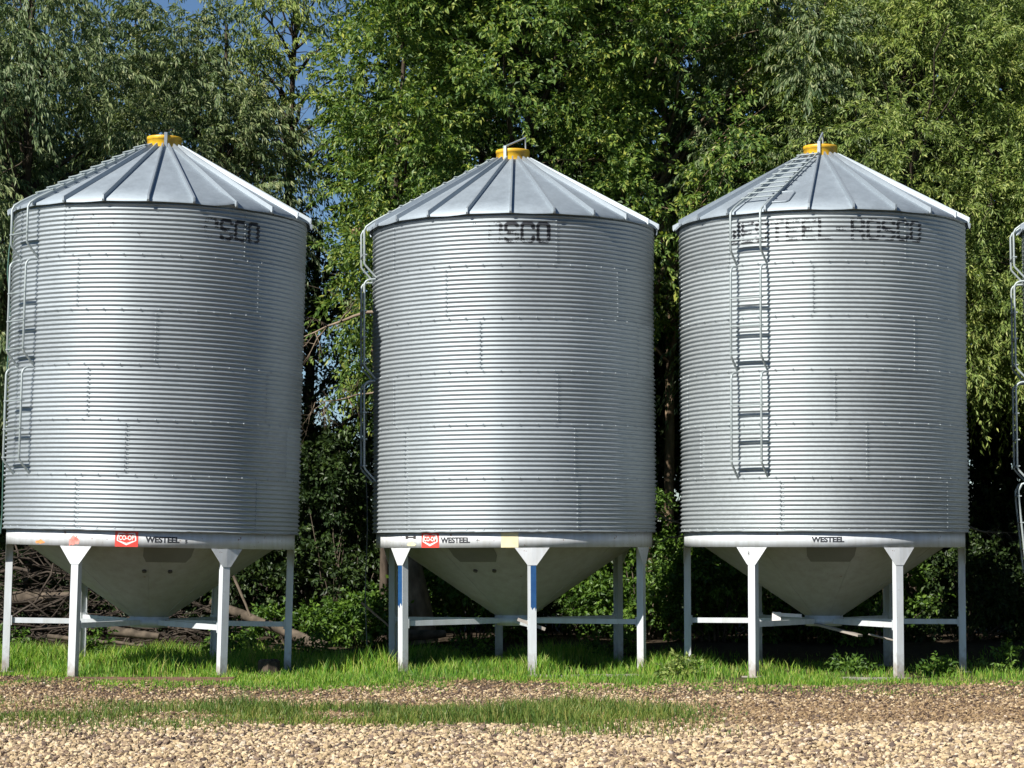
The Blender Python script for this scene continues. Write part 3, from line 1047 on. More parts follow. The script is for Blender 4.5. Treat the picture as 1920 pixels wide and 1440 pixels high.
# extra pieces under the bins
mb = MB()
mb.box((0, 0, 0), (0.10, 0.9, 0.03))
s1 = link('slide_gate', mb.mesh('slide_gate', M['white_worn']), B3_, (0.12, -0.62, 0.63), rot=(rad(9), 0, rad(38)))
mb = MB()
mb.box((0, 0, 0), (0.34, 0.06, 0.05)); mb.box((-0.2, 0, -0.03), (0.13, 0.12, 0.13))
link('gate_handle', mb.mesh('gate_handle', M['decal_white']), B3_, (-0.55, -0.35, 0.835), rot=(0, rad(3), rad(-6)))
mb = MB()
mb.tube([(0, 0, 0), (0.40, 0.0, -0.10)], 0.016, 8)
link('crank_rod', mb.mesh('crank_rod', M['white']), B3_, (0.52, -0.95, 0.58))
mb = MB()
mb.box((0, 0, 0), (0.42, 0.05, 0.045))
link('gate_handle', mb.mesh('gate_handle', M['white']), B2_, (0.24, -1.96, 0.75), rot=(0, rad(20), 0))

# ------------------------------------------------------------------ leaves, trees
def unit(a):
    return a / np.maximum(1e-9, np.linalg.norm(a, axis=-1, keepdims=True))

def leaves_mesh(name, P, A, N, L, Wd, mat):
    A = unit(A)
    S = unit(np.cross(A, N))
    N = np.cross(S, A)
    L = L[:, None]; Wd = Wd[:, None]
    m = P + A * L * 0.42
    v1 = m + S * Wd * 0.5 + N * Wd * 0.18
    v3 = m - S * Wd * 0.5 + N * Wd * 0.18
    tip = P + A * L - N * L * 0.10 - np.array([0, 0, 1.0]) * L * 0.08
    V = np.stack([P, v1, tip, v3], 1).reshape(-1, 3)
    o = np.arange(len(P))[:, None] * 4
    F = np.concatenate([o + np.array([[0, 1, 2]]), o + np.array([[0, 2, 3]])])
    return np_mesh(name, V, [F], mat, False)

def twig_leaves(q, centers, radii, twigs, nl, Lt, droop, out_c, L, Wd, down=0.5, spread=0.8):
    """leaves along drooping twigs that spring from clump centres"""
    n = len(centers)
    ci = np.repeat(np.arange(n), twigs)
    C = centers[ci]; rr = radii[ci]
    d = unit(q.normal(0, 1, (len(ci), 3)))
    st = C + d * (rr * q.uniform(0.0, 0.55, len(ci)))[:, None]
    outw = unit(C - out_c)
    dirs = unit(d * 0.9 + outw * 0.55 + np.array([0, 0, 0.15]))
    tl = rr * q.uniform(0.6, 1.25, len(ci)) * Lt
    dr = q.uniform(0.5, 1.4, len(ci)) * droop
    ti = np.repeat(np.arange(len(ci)), nl)
    t = np.tile(np.linspace(0.08, 1.0, nl), len(ci)) + q.uniform(-0.04, 0.04, len(ti))
    P = st[ti] + dirs[ti] * (tl[ti] * t)[:, None]
    P[:, 2] -= dr[ti] * tl[ti] * t * t
    T = dirs[ti].copy()
    T[:, 2] -= 2 * dr[ti] * t
    T = unit(T)
    side = unit(q.normal(0, 1, (len(ti), 3)))
    A = T * 0.75 + side * spread
    A[:, 2] -= down
    N = unit(q.normal(0, 1, (len(ti), 3)) + np.array([-0.25, -0.35, 0.75]))
    P = P + side * 0.02
    k = len(ti)
    return P, A, N, L * q.uniform(0.7, 1.25, k), Wd * q.uniform(0.75, 1.2, k), (st, dirs, tl, dr)

def crown_clumps(q, c, r, n, lo=0.35, hang=0.0):
    d = unit(q.normal(0, 1, (n, 3)))
    s = q.uniform(lo, 1.0, n) ** 0.6
    P = np.array(c) + d * s[:, None] * np.array(r)
    return P

def limb_points(a, b, q, n=6, sag=0.25):
    a = np.array(a); b = np.array(b)
    L = np.linalg.norm(b - a)
    pts = []
    for i in range(n + 1):
        t = i / n
        p = a + (b - a) * t
        p = p + np.array([0, 0, 1]) * math.sin(PI * t) * sag * L * 0.35
        p = p + q.normal(0, 0.018 * L, 3) * (0 if i in (0, n) else 1)
        pts.append(tuple(p))
    return pts

def tree_geometry(seed, H, cz, rx, ry, rz, n_clump, twigs, nl, leaf, Wd, Lt, droop, mat, bark='bark', tr=0.19, lean=(0, 0),
                  clr=(0.55, 0.95), down=0.5, spread=0.8, zmin=0.0, low=0, shift=(0, 0), extra=None, stems=1):
    q = np.random.default_rng(seed)
    c = np.array([shift[0], shift[1], cz])
    C = crown_clumps(q, c, (rx, ry, rz), n_clump)
    if low:
        D = np.stack([q.uniform(-rx, rx, low), q.uniform(-ry, ry, low), q.uniform(zmin, cz - rz * 0.3, low)], 1)
        C = np.concatenate([C, D])
    if extra is not None:
        C = np.concatenate([C, np.array(extra)])
    C = C[C[:, 2] > zmin]
    rad_ = q.uniform(clr[0], clr[1], len(C))
    P, A, N, L, W_, tw = twig_leaves(q, C, rad_, twigs, nl, Lt, droop, np.array([c[0], c[1], cz - rz * 0.3]), leaf, Wd, down, spread)
    crown = leaves_mesh('crown', P, A, N, L, W_, mat)
    mb = MB()
    for s in range(stems):
        ph = q.uniform(0, 6.28)
        sp = 0.0 if stems == 1 else 0.35
        base = np.array([math.cos(ph) * sp * 0.6, math.sin(ph) * sp * 0.6, -0.25])
        top = np.array([lean[0] + shift[0] * 0.6 + math.cos(ph) * sp * 3.0, lean[1] + shift[1] * 0.4 + math.sin(ph) * sp * 2, H * 0.92])
        ax = []
        for i in range(11):
            t = i / 10
            p = base + (top - base) * t + np.array([math.sin(t * 5 + seed + s), math.cos(t * 4 + seed * 2 + s), 0]) * 0.16 * t
            ax.append(p)
        rs = [tr * (1.25 if i == 0 else 1.0) * (1 - 0.88 * i / 10) * (1 if stems == 1 else 0.75) + 0.012 for i in range(11)]
        mb.tube([tuple(p) for p in ax], rs, 9)
        sel = q.choice(len(C), min(len(C), 34 // stems + 4), replace=False)
        for k in sel:
            cc = C[k]
            hd = math.hypot(cc[0] - top[0] * 0.5, cc[1] - top[1] * 0.5)
            zt = np.clip(cc[2] - hd * q.uniform(0.5, 1.0), 0.9, H * 0.85)
            t = (zt + 0.25) / (top[2] + 0.25)
            i = min(9, int(t * 10))
            a = ax[i] + (ax[i + 1] - ax[i]) * (t * 10 - i)
            r0 = min(rs[i] * 0.62, 0.03 + 0.016 * np.linalg.norm(cc - a))
            pts = limb_points(a, cc, q)
            mb.tube(pts, [r0 * (1 - 0.82 * j / 6) for j in range(7)], 6, False)
            for _ in range(3):
                b = cc + q.normal(0, 0.55, 3)
                mb.tube(limb_points(pts[4], b, q, 4, 0.1), [r0 * 0.3, r0 * 0.25, r0 * 0.2, r0 * 0.14, 0.004], 4, False)
    trunk = mb.mesh('trunk', M[bark])
    return crown, trunk

def put_tree(name, geo, loc, rz, label, cat='tree', group='trees in the shelterbelt behind the bins', parts=('crown', 'trunk')):
    t = bpy.data.objects.new(name, None)
    COL.objects.link(t)
    t.location = (loc[0], loc[1], float(gz(loc[0], loc[1])))
    t.rotation_euler = (0, 0, rz)
    tag(t, label, cat, group)
    link(parts[0], geo[0], t)
    link(parts[1], geo[1], t)
    return t

WIL = dict(leaf=0.118, Wd=0.034, Lt=1.15, droop=0.55, down=0.75, spread=0.6)
LIG = dict(leaf=0.112, Wd=0.033, Lt=1.1, droop=0.34, down=0.4, spread=0.9)
BRO = dict(leaf=0.108, Wd=0.052, Lt=1.0, droop=0.28, down=0.35, spread=0.9)

front = [
 # x, y, name, label, params
 (-11.6, 42.8, 'willow_tree', 'grey green willow mostly outside the left edge, only its right side showing', dict(seed=101, H=13.5, cz=8.0, rx=3.0, ry=3.4, rz=5.6, n_clump=150, twigs=19, nl=30, mat=M['leaf_willow'], zmin=2.2, shift=(0, -1.0), **WIL)),
 (-9.0, 42.6, 'willow_tree', 'drooping grey green willow left of the yellow cap of the leftmost bin', dict(seed=102, H=14.0, cz=8.8, rx=2.4, ry=3.4, rz=5.4, n_clump=160, twigs=20, nl=30, mat=M['leaf_willow'], zmin=2.6, shift=(0, -1.2), **WIL)),
 (-6.0, 44.2, 'willow_tree', 'willow with bare forking limbs rising right behind the leftmost bin roof', dict(seed=103, H=13.0, cz=8.4, rx=1.7, ry=2.4, rz=4.0, n_clump=100, twigs=19, nl=30, mat=M['leaf_willow'], zmin=3.0, stems=2, shift=(0, -0.6), **WIL)),
 (-2.35, 41.8, 'broadleaf_tree', 'bright green broadleaf tree leaning over the gap between the leftmost and middle bins', dict(seed=104, H=14.5, cz=9.6, rx=1.35, ry=2.4, rz=5.6, n_clump=110, twigs=19, nl=28, mat=M['leaf_broad'], bark='bark', tr=0.085, zmin=4.6, shift=(0.5, -0.9), **BRO)),
 (-4.5, 46.4, 'willow_tree', 'slim airy pale willow with blue sky beside it, right of the leftmost bin', dict(seed=121, H=14.0, cz=11.3, rx=1.5, ry=1.5, rz=3.2, n_clump=34, twigs=17, nl=28, mat=M['leaf_light'], zmin=8.0, **WIL)),
 (-4.1, 46.6, 'young_tree', 'dense dark young tree closing the lower gap between the leftmost and middle bin', dict(seed=122, H=9.0, cz=5.2, rx=1.8, ry=1.4, rz=3.6, n_clump=80, twigs=15, nl=22, mat=M['leaf_shaded'], zmin=1.0, low=20, **BRO)),
 (0.2, 42.6, 'broadleaf_tree', 'deep green broadleaf tree rising behind the yellow cap of the middle bin', dict(seed=105, H=15.0, cz=9.4, rx=2.5, ry=2.8, rz=5.8, n_clump=165, twigs=19, nl=28, mat=M['leaf_broad'], zmin=5.4, shift=(0, -1.4), **BRO)),
 (2.9, 43.0, 'broadleaf_tree', 'open branched tree filling the space between the middle bin and the ladder bin', dict(seed=106, H=14.5, cz=9.2, rx=2.3, ry=2.6, rz=5.4, n_clump=100, twigs=19, nl=28, mat=M['leaf_broad'], zmin=5.6, stems=2, bark='bark_tan', tr=0.15, shift=(0, -1.2), **BRO)),
 (5.2, 43.4, 'willow_tree', 'dark willow directly behind the roof of the bin with the front ladder', dict(seed=107, H=14.0, cz=9.2, rx=2.5, ry=2.8, rz=5.2, n_clump=100, twigs=19, nl=30, mat=M['leaf_willow'], zmin=5.0, shift=(0, -1.2), **WIL)),
 (7.4, 42.2, 'willow_tree', 'pale yellow green willow with feathery hanging branches right of the ladder bin roof', dict(seed=108, H=13.0, cz=8.2, rx=2.7, ry=2.8, rz=4.9, n_clump=165, twigs=21, nl=30, mat=M['leaf_light'], zmin=4.6, shift=(0, -1.0), **LIG)),
 (10.2, 42.4, 'willow_tree', 'pale willow at the right edge above the loose hanging ladder', dict(seed=109, H=13.5, cz=7.9, rx=2.7, ry=3.0, rz=5.2, n_clump=160, twigs=20, nl=30, mat=M['leaf_light'], zmin=4.2, shift=(0, -1.0), **LIG)),
 (13.2, 43.0, 'willow_tree', 'willow standing outside the right edge of the photo', dict(seed=110, H=13.5, cz=8.2, rx=2.7, ry=3.0, rz=5.2, n_clump=110, twigs=18, nl=28, mat=M['leaf_willow'], zmin=2.5, shift=(0, -0.6), **WIL)),
]
for x, y, nm, lb, pr in front:
    put_tree(nm, tree_geometry(**pr), (x, y), 0.0, lb)

bigw = dict(WIL); bigw.update(leaf=0.20, Wd=0.06)
bigb = dict(BRO); bigb.update(leaf=0.19, Wd=0.10)
backv = [tree_geometry(seed=201, H=15, cz=8.8, rx=2.9, ry=2.6, rz=6.6, n_clump=150, twigs=13, nl=18, mat=M['leaf_shaded'], zmin=1.0, low=60, clr=(0.6, 1.05), **bigw),
         tree_geometry(seed=202, H=15.5, cz=9.0, rx=2.8, ry=2.6, rz=6.6, n_clump=150, twigs=13, nl=18, mat=M['leaf_shaded'], zmin=1.0, low=60, clr=(0.6, 1.05), **bigb),
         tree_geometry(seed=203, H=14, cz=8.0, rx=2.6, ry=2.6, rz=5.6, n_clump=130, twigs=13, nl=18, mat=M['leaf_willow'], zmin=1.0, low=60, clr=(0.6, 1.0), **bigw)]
back = [(-14.0, 47.5, 0, 'outside the left edge'), (-11.0, 48.0, 2, 'behind the first willow from the left'), (-8.0, 48.4, 2, 'deep behind the leftmost bin'),
        (-0.5, 47.6, 1, 'behind the thin tan stem'), (1.9, 48.2, 0, 'deep behind the middle bin'), (4.0, 47.4, 1, 'behind the gap beside the middle bin'),
        (7.7, 48.3, 0, 'deep behind the ladder bin'), (9.4, 47.7, 1, 'behind the pale hanging willow'), (11.8, 48.2, 0, 'behind the right edge'), (14.6, 47.6, 2, 'outside the right edge'), (17.8, 46.5, 0, 'added unseen well past the right edge'), (21.2, 46.0, 1, 'added unseen two past the right edge'), (24.8, 46.5, 0, 'added unseen far along past the right edge'), (28.5, 46.0, 1, 'added unseen at the far right end'), (31.0, 41.0, 0, 'added unseen at the far right corner'), (33.0, 35.5, 1, 'added unseen along the far right side'), (33.5, 30.5, 0, 'added unseen on the far right, nearer'), (34.0, 25.0, 1, 'added unseen on the far right, nearest'), (-17.4, 46.5, 1, 'added unseen well past the left edge'), (-21.0, 46.2, 0, 'added unseen at the far left end')]  # outermost trees added out of view to block low sky and darken wall reflections
for i, (x, y, v, lb) in enumerate(back):
    put_tree('background_tree', backv[v], (x, y), i * 1.7, 'tall dark tree in the second row, ' + lb.replace('thin tan stem', 'leaning bright green tree'), 'tree', 'second row of trees')

# shrubs: the undergrowth under the trees
def shrub_geometry(seed, rx, ry, h, n, mat, leaf=0.10, Wd=0.065, twigs=12, nl=14):
    q = np.random.default_rng(seed)
    C = np.stack([q.uniform(-1, 1, n), q.uniform(-1, 1, n), q.uniform(0.08, 1, n)], 1)
    C = C[(C[:, 0] ** 2 + C[:, 1] ** 2 + (C[:, 2] * 0.9) ** 2) < 1.1]
    C = C * np.array([rx, ry, h])
    rd = q.uniform(0.28, 0.5, len(C)) * min(1.0, 0.45 + 0.5 * h)
    P, A, N, L, W_, _ = twig_leaves(q, C, rd, twigs, nl, 1.0, 0.3, np.array([0, 0, 0]), leaf, Wd, 0.3, 0.9)
    ok = P[:, 2] > 0.02
    crown = leaves_mesh('foliage', P[ok], A[ok], N[ok], L[ok], W_[ok], mat)
    mb = MB()
    for k in range(min(18, len(C))):
        b = C[k]
        a = np.array([b[0] * 0.25, b[1] * 0.25, -0.1])
        mb.tube(limb_points(a, b, q, 4, 0.15), [0.018, 0.014, 0.011, 0.008, 0.004], 5, False)
    return crown, mb.mesh('stems', M['deadwood'])

shr = [
 (-2.65, 40.2, 0.8, 0.5, 0.95, 34, 'leaf_shrub', 'low sunlit leafy shrub by the leaning stick, between the leftmost and middle bin', 301),
 (-3.9, 40.1, 0.9, 0.5, 0.55, 24, 'leaf_shrub', 'low spreading weedy shrub beside the fallen trunk', 302),
 (-0.75, 41.0, 0.9, 0.8, 1.9, 60, 'leaf_shrub', 'leafy shrub seen beneath the middle bin next to a grey trunk', 303),
 (2.3, 41.6, 1.3, 0.9, 2.4, 90, 'leaf_shrub', 'tangled leafy shrub in the gap between the middle bin and ladder bin', 304),
 (3.7, 41.2, 1.0, 0.8, 1.9, 70, 'leaf_shrub', 'green shrub beneath the left half of the ladder bin', 305),
 (6.6, 41.4, 0.9, 0.8, 1.9, 60, 'leaf_shrub', 'green shrub seen between the front and right legs of the ladder bin', 306),
 (8.2, 41.6, 1.1, 0.9, 1.5, 55, 'leaf_shaded', 'dark shrub below the loose hanging ladder', 307),
 (-7.9, 42.6, 1.6, 0.8, 2.6, 90, 'leaf_shaded', 'dark shrub behind the brush pile', 308),
 (-5.2, 42.8, 1.5, 0.9, 2.8, 90, 'leaf_shaded', 'dark shrub right of the brush pile under the leftmost bin', 309),
 (-3.3, 42.6, 1.0, 0.9, 3.6, 80, 'leaf_shaded', 'tall dark shrub in the shaded gap between the leftmost and middle bin', 310),
 (0.9, 42.8, 1.3, 0.9, 2.4, 80, 'leaf_shaded', 'dark shrub under the right half of the middle bin', 311),
 (5.2, 42.6, 1.5, 0.9, 2.2, 80, 'leaf_shaded', 'dark shrub straight behind the hopper of the ladder bin', 312),
 (10.3, 42.0, 1.2, 0.9, 2.4, 70, 'leaf_shaded', 'dark shrub beneath the bin cut off at the right edge', 313),
 (-10.4, 42.0, 1.3, 0.9, 2.4, 70, 'leaf_shaded', 'dark shrub at the left edge behind the brush pile', 314),
]
for x, y, rx, ry, h, n, mt, lb, sd in shr:
    put_tree('shrub', shrub_geometry(sd, rx, ry, h, n, M[mt]), (x, y), 0.0, lb, 'shrub', 'shrubs under the trees', ('foliage', 'stems'))
for k, (x, y, r_, h, lb) in enumerate([(-8.6, 38.0, 0.5, 0.35, 'leafy weed at the foot of the brush pile, far left'), (-6.9, 37.6, 0.4, 0.3, 'leafy weed in front of the brush pile under the leftmost bin'),
        (-4.5, 37.6, 0.5, 0.45, 'leafy weed beside the small stump'), (-3.4, 36.9, 0.4, 0.3, 'leafy weed in the grass of the gap beside the leftmost bin'), (-0.6, 37.4, 0.5, 0.35, 'leafy weed in the grass under the middle bin hopper'),
        (1.7, 37.2, 0.4, 0.35, 'leafy weed near the rear right leg of the middle bin'), (2.35, 32.6, 0.28, 0.22, 'dry yellow weed in the turf between the middle bin and ladder bin'), (4.9, 33.6, 0.25, 0.12, 'leafy weed under the hopper of the ladder bin'),
        (6.2, 33.4, 0.16, 0.14, 'leafy weed by the front right leg of the ladder bin'), (7.6, 34.5, 0.5, 0.35, 'leafy weed right of the ladder bin')]):
    put_tree('weed', shrub_geometry(360 + k, r_, r_ * 0.7, h, 14, M['leaf_light'] if 'dry' in lb else M['leaf_shrub'], 0.085, 0.045, 7, 9), (x, y), 0.0, lb, 'weed', 'weeds in the grass', ('foliage', 'stems'))
# back hedge of shrubs closing the view under the trees
hv = [shrub_geometry(330 + k, 2.0, 1.0, 4.2, 150, M['leaf_shaded'], 0.17, 0.10, 10, 12) for k in range(2)]
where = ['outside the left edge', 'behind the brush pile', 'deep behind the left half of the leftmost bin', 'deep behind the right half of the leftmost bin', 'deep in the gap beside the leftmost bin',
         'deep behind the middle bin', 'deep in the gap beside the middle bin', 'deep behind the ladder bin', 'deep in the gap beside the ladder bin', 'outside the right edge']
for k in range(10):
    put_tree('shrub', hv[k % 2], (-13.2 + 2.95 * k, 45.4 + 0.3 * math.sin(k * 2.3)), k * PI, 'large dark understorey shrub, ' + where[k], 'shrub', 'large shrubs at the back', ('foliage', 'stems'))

# ------------------------------------------------------------------ dead branches, logs, sticks
def spray(mb, a, d, L, r, q, depth=0):
    a = np.array(a, dtype=float); d = np.array(d, dtype=float)
    pts, n = [a], 6
    dd = d / np.linalg.norm(d)
    for i in range(n):
        dd = dd + q.normal(0, 0.16, 3) + np.array([0, 0, -0.05])
        dd /= np.linalg.norm(dd)
        pts.append(pts[-1] + dd * L / n)
    mb.tube([tuple(p) for p in pts], [r * (1 - 0.75 * i / n) for i in range(n + 1)], 6 if depth == 0 else 5, False)
    if depth < 3:
        for i in range(2, n + 1):
            for _ in range(1 if depth else 2):
                if q.random() < 0.8:
                    d2 = dd + q.normal(0, 0.75, 3)
                    spray(mb, pts[i], d2, L * q.uniform(0.3, 0.55), r * (1 - 0.7 * i / n) * 0.6, q, depth + 1)

deads = [
 (at(712, 585, 38.2), (-1, -0.1, -0.02), 1.4, 0.038, 'dead twiggy branch reaching towards the leftmost bin below the broadleaf tree', 51),
 (at(712, 735, 39.0), (-1, -0.1, -0.1), 1.15, 0.022, 'dead bare branch in the gap, lower of two beside the middle bin ladder', 52),
 (at(1225, 960, 40.6), (0.9, -0.15, -0.6), 0.9, 0.022, 'bare tangled branch in the gap left of the ladder bin skirt', 53),
 (at(1300, 1000, 40.6), (-0.9, -0.1, -0.45), 0.9, 0.022, 'bare tangled branch hanging beneath the left edge of the ladder bin', 54),
 (at(1812, 985, 40.5), (1, -0.1, -0.5), 0.75, 0.026, 'pale dead branch drooping right of the ladder bin skirt', 55),
 (at(1830, 560, 41.2), (0.9, -0.1, -0.4), 1.2, 0.03, 'bare brown branch below the pale willow at the right', 56),
]
for a, d, L, r, lb, sd in deads:
    mb = MB()
    spray(mb, (0, 0, 0), d, L, r, np.random.default_rng(sd))
    o = link('dead_branch', mb.mesh('dead_branch', M['deadpale']), None, tuple(a))
    tag(o, lb, 'branch', 'dead branches in the trees')

def log(a, b, r, mat, label, name='fallen_log', cat='log', group=None, sd=0, n=7, wob=0.03):
    q = np.random.default_rng(sd)
    a, b = np.array(a), np.array(b)
    mb = MB()
    L = np.linalg.norm(b - a)
    pts = [a + (b - a) * i / n + q.normal(0, wob * L * 0.3, 3) * (0 < i < n) for i in range(n + 1)]
    o0 = pts[0].copy()
    mb.tube([tuple(p - o0) for p in pts], [r * (1 - 0.35 * i / n) * q.uniform(0.93, 1.07) for i in range(n + 1)], 10)
    o = link(name, mb.mesh(name, mat), None, tuple(o0))
    return tag(o, label, cat, group)

log(at(610, 1215, 39.2), at(395, 1128, 39.6), 0.105, M['deadwood'], 'thick grey fallen trunk slanting up behind the right legs of the leftmost bin', sd=1)
log(at(20, 1122, 40.5), at(140, 1118, 40.3), 0.12, M['deadwood'], 'thick brown log lying in the brush pile at the far left', sd=2, wob=0.02)
log(at(205, 1182, 38.8), at(298, 1194, 38.7), 0.09, M['deadwood'], 'pale thick log end under the hopper of the leftmost bin', sd=3, wob=0.02)
log(at(90, 1193, 38.2), at(268, 1210, 38.0), 0.04, M['deadwood'], 'long thin pale pole lying low under the leftmost bin', sd=4, wob=0.015)
log(at(760, 1192, 39.5), at(835, 1188, 39.7), 0.10, M['deadwood'], 'grey log lying at the foot of the grey trunk under the middle bin', sd=5, wob=0.02)
log(at(678, 1130, 38.5), at(736, 1180, 38.2), 0.024, M['cutwood'], 'straight bare stick leaning out of the sunlit shrub', 'leaning_stick', 'stick', sd=6, wob=0.01)
log(at(438, 1080, 39.0), at(470, 1155, 38.8), 0.028, M['deadwood'], 'thin bare stick leaning on the fallen trunk under the leftmost bin', 'leaning_stick', 'stick', sd=7, wob=0.01)
log(at(664, 437, 40.0), at(706, 396, 40.4), 0.075, M['cutwood'], 'broken pale branch stub caught in the tree left of the middle bin roof', 'broken_branch', 'branch', sd=8, wob=0.02)
# grey leaning trunk behind the middle bin
mb = MB()
p0, p1, p2 = at(797, 1205, 40.1), at(784, 1120, 40.1), at(768, 1040, 40.3)
p3 = at(745, 900, 40.9); p4 = at(700, 640, 42.0)
mb.tube([(p - p0) for p in (p0, p1, p2, p3, p4)], [0.24, 0.20, 0.17, 0.13, 0.08], 12)
t = link('tree_trunk', mb.mesh('tree_trunk', M['bark_tan']), None, tuple(p0))
tag(t, 'grey leaning tree trunk seen under the left side of the middle bin', 'tree trunk')

# brush pile: a heap of tangled branches nobody could count
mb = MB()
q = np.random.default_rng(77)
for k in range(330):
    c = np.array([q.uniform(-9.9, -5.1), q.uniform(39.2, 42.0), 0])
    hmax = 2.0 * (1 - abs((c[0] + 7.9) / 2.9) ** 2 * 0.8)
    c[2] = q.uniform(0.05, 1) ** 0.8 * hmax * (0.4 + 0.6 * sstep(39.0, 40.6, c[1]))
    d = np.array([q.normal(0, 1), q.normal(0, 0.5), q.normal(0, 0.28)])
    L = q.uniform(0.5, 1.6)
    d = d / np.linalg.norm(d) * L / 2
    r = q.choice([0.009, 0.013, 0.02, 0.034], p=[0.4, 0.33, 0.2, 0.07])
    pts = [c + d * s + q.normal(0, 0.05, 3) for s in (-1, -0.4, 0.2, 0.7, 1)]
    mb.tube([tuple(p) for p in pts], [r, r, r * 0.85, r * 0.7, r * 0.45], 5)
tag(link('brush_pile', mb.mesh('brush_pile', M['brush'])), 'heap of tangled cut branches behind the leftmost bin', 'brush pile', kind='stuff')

# ------------------------------------------------------------------ small yard things
def slab(name, c, d, mat, label, cat, rz=0.0, sd=0):
    q = np.random.default_rng(sd)
    mb = MB()
    n = 10
    vs, fs = [], []
    for i in range(n + 1):
        x = (i / n - 0.5) * d[0]
        for y, z in ((-1, -1), (1, -1), (1, 1), (-1, 1)):
            vs.append((x, y * d[1] / 2 + q.normal(0, 0.004), z * d[2] / 2 + q.normal(0, 0.006)))
    for i in range(n):
        for k in range(4):
            fs.append((i * 4 + k, i * 4 + (k + 1) % 4, i * 4 + 4 + (k + 1) % 4, i * 4 + 4 + k))
    fs += [(3, 2, 1, 0), (n * 4, n * 4 + 1, n * 4 + 2, n * 4 + 3)]
    mb.add(vs, fs)
    o = link(name, mb.mesh(name, mat), None, c, rz)
    return tag(o, label, cat)
g1 = float(gz(-5.0, 31.2))
slab('timber_beam', (-4.95, 31.36, g1 - 0.065), (2.3, 0.26, 0.22), M['timber'], 'rust brown timber beam half buried under the front legs of the leftmost bin', 'timber beam', rad(-1), 1)
slab('board', (4.6, 32.35, float(gz(4.6, 32.3)) - 0.005), (1.7, 0.22, 0.07), M['concrete'], 'grey weathered board on the ground between the front legs of the ladder bin', 'board', rad(-3), 3)
slab('board', (1.0, 32.7, float(gz(1.0, 32.7)) + 0.01), (1.6, 0.18, 0.06), M['concrete'], 'grey board in the grass right of the blue patched front leg', 'board', rad(5), 4)
mb = MB()
mb.lathe([(0.001, 0.17), (0.11, 0.18), (0.15, 0.15), (0.16, 0.0), (0.19, -0.08)], 14, smooth=False)
for i, v in enumerate(mb.v):
    mb.v[i] = tuple(np.array(v) * (1 + 0.09 * math.sin(i * 2.3)))
p = at(505, 1250, 33.3)
tag(link('stump', mb.mesh('stump', M['bark']), None, (p.x, p.y, float(gz(p.x, p.y)) + 0.02)), 'small dark brown stump in the grass right of the leftmost bin', 'stump')
# cords
mb = MB()
p0 = at(687, 770, 34.9)
pts = [at(687 - 2 * math.sin(k), 770 + 44 * k, 34.9) - p0 for k in range(11)]
mb.tube(pts, 0.008, 6)
tag(link('pull_cord', mb.mesh('pull_cord', M['greycord']), None, tuple(p0)), 'thin grey cord hanging straight down beside the middle bin', 'cord')
mb = MB()
p0 = at(24, 425, 33.3)
pts = [at(x, y, 33.3) - p0 for x, y in ((24, 425), (17, 470), (14, 510), (18, 560), (20, 620), (14, 680), (8, 760), (6, 860), (4, 960), (1, 1000))]
mb.tube(pts, 0.011, 6)
tag(link('pull_cord', mb.mesh('pull_cord', M['cord']), None, tuple(p0)), 'green cord looping down the left side of the leftmost bin', 'cord')

# ------------------------------------------------------------------ gravel and grass
ICO_T = (1 + 5 ** 0.5) / 2
ICO_V = unit(np.array([(-1, ICO_T, 0), (1, ICO_T, 0), (-1, -ICO_T, 0), (1, -ICO_T, 0), (0, -1, ICO_T), (0, 1, ICO_T), (0, -1, -ICO_T), (0, 1, -ICO_T),
                       (ICO_T, 0, -1), (ICO_T, 0, 1), (-ICO_T, 0, -1), (-ICO_T, 0, 1)], dtype=float))
ICO_F = np.array([(0, 11, 5), (0, 5, 1), (0, 1, 7), (0, 7, 10), (0, 10, 11), (1, 5, 9), (5, 11, 4), (11, 10, 2), (10, 7, 6), (7, 1, 8),
                  (3, 9, 4), (3, 4, 2), (3, 2, 6), (3, 6, 8), (3, 8, 9), (4, 9, 5), (2, 4, 11), (6, 2, 10), (8, 6, 7), (9, 8, 1)])
def strip_density(x, y):
    """grass growing on the gravel strip"""
    yc = 25.9 + 0.25 * fnoise(x, y * 0, 61, 0.5)
    a = np.exp(-((y - yc) / 1.65) ** 2)
    a = a * (0.35 + 0.65 * sstep(-6.5, -1.5, x)) * sstep(2.9, 0.9, x)
    return np.clip(a * (0.95 + 0.6 * fnoise(x, y, 62, 1.6) + 0.35 * fnoise(x, y, 162, 4.5)), 0, 1.2)

def stones(n, y0, y1, dens, smin, smax, seed):
    q = np.random.default_rng(seed)
    y = q.uniform(y0, y1, n)
    x = q.uniform(-1, 1, n) * (0.235 * y + 1.6)
    keep = q.random(n) < dens(x, y)
    x, y = x[keep], y[keep]
    n = len(x)
    s = (smin + (smax - smin) * q.random(n) ** 2.8)
    V = np.repeat(ICO_V[None], n, 0) * (1 + q.uniform(-0.28, 0.28, (n, 12, 1)))
    V = V * q.uniform(0.65, 1.35, (n, 1, 3)) * np.array([1, 1, 0.72])
    a = q.uniform(0, 2 * PI, n)
    b = q.normal(0, 0.5, n)
    ca, sa, cb, sb = np.cos(a)[:, None], np.sin(a)[:, None], np.cos(b)[:, None], np.sin(b)[:, None]
    X_ = V[:, :, 0] * cb + V[:, :, 2] * sb
    Z_ = -V[:, :, 0] * sb + V[:, :, 2] * cb
    Xr = X_ * ca - V[:, :, 1] * sa
    Yr = X_ * sa + V[:, :, 1] * ca
    V = np.stack([Xr, Yr, Z_], -1) * s[:, None, None]
    z = gz(x, y) + s * q.uniform(0.0, 0.55, n)
    V = V + np.stack([x, y, z], 1)[:, None, :]
    F = (ICO_F[None] + (np.arange(n) * 12)[:, None, None]).reshape(-1, 3)
    return V.reshape(-1, 3), F

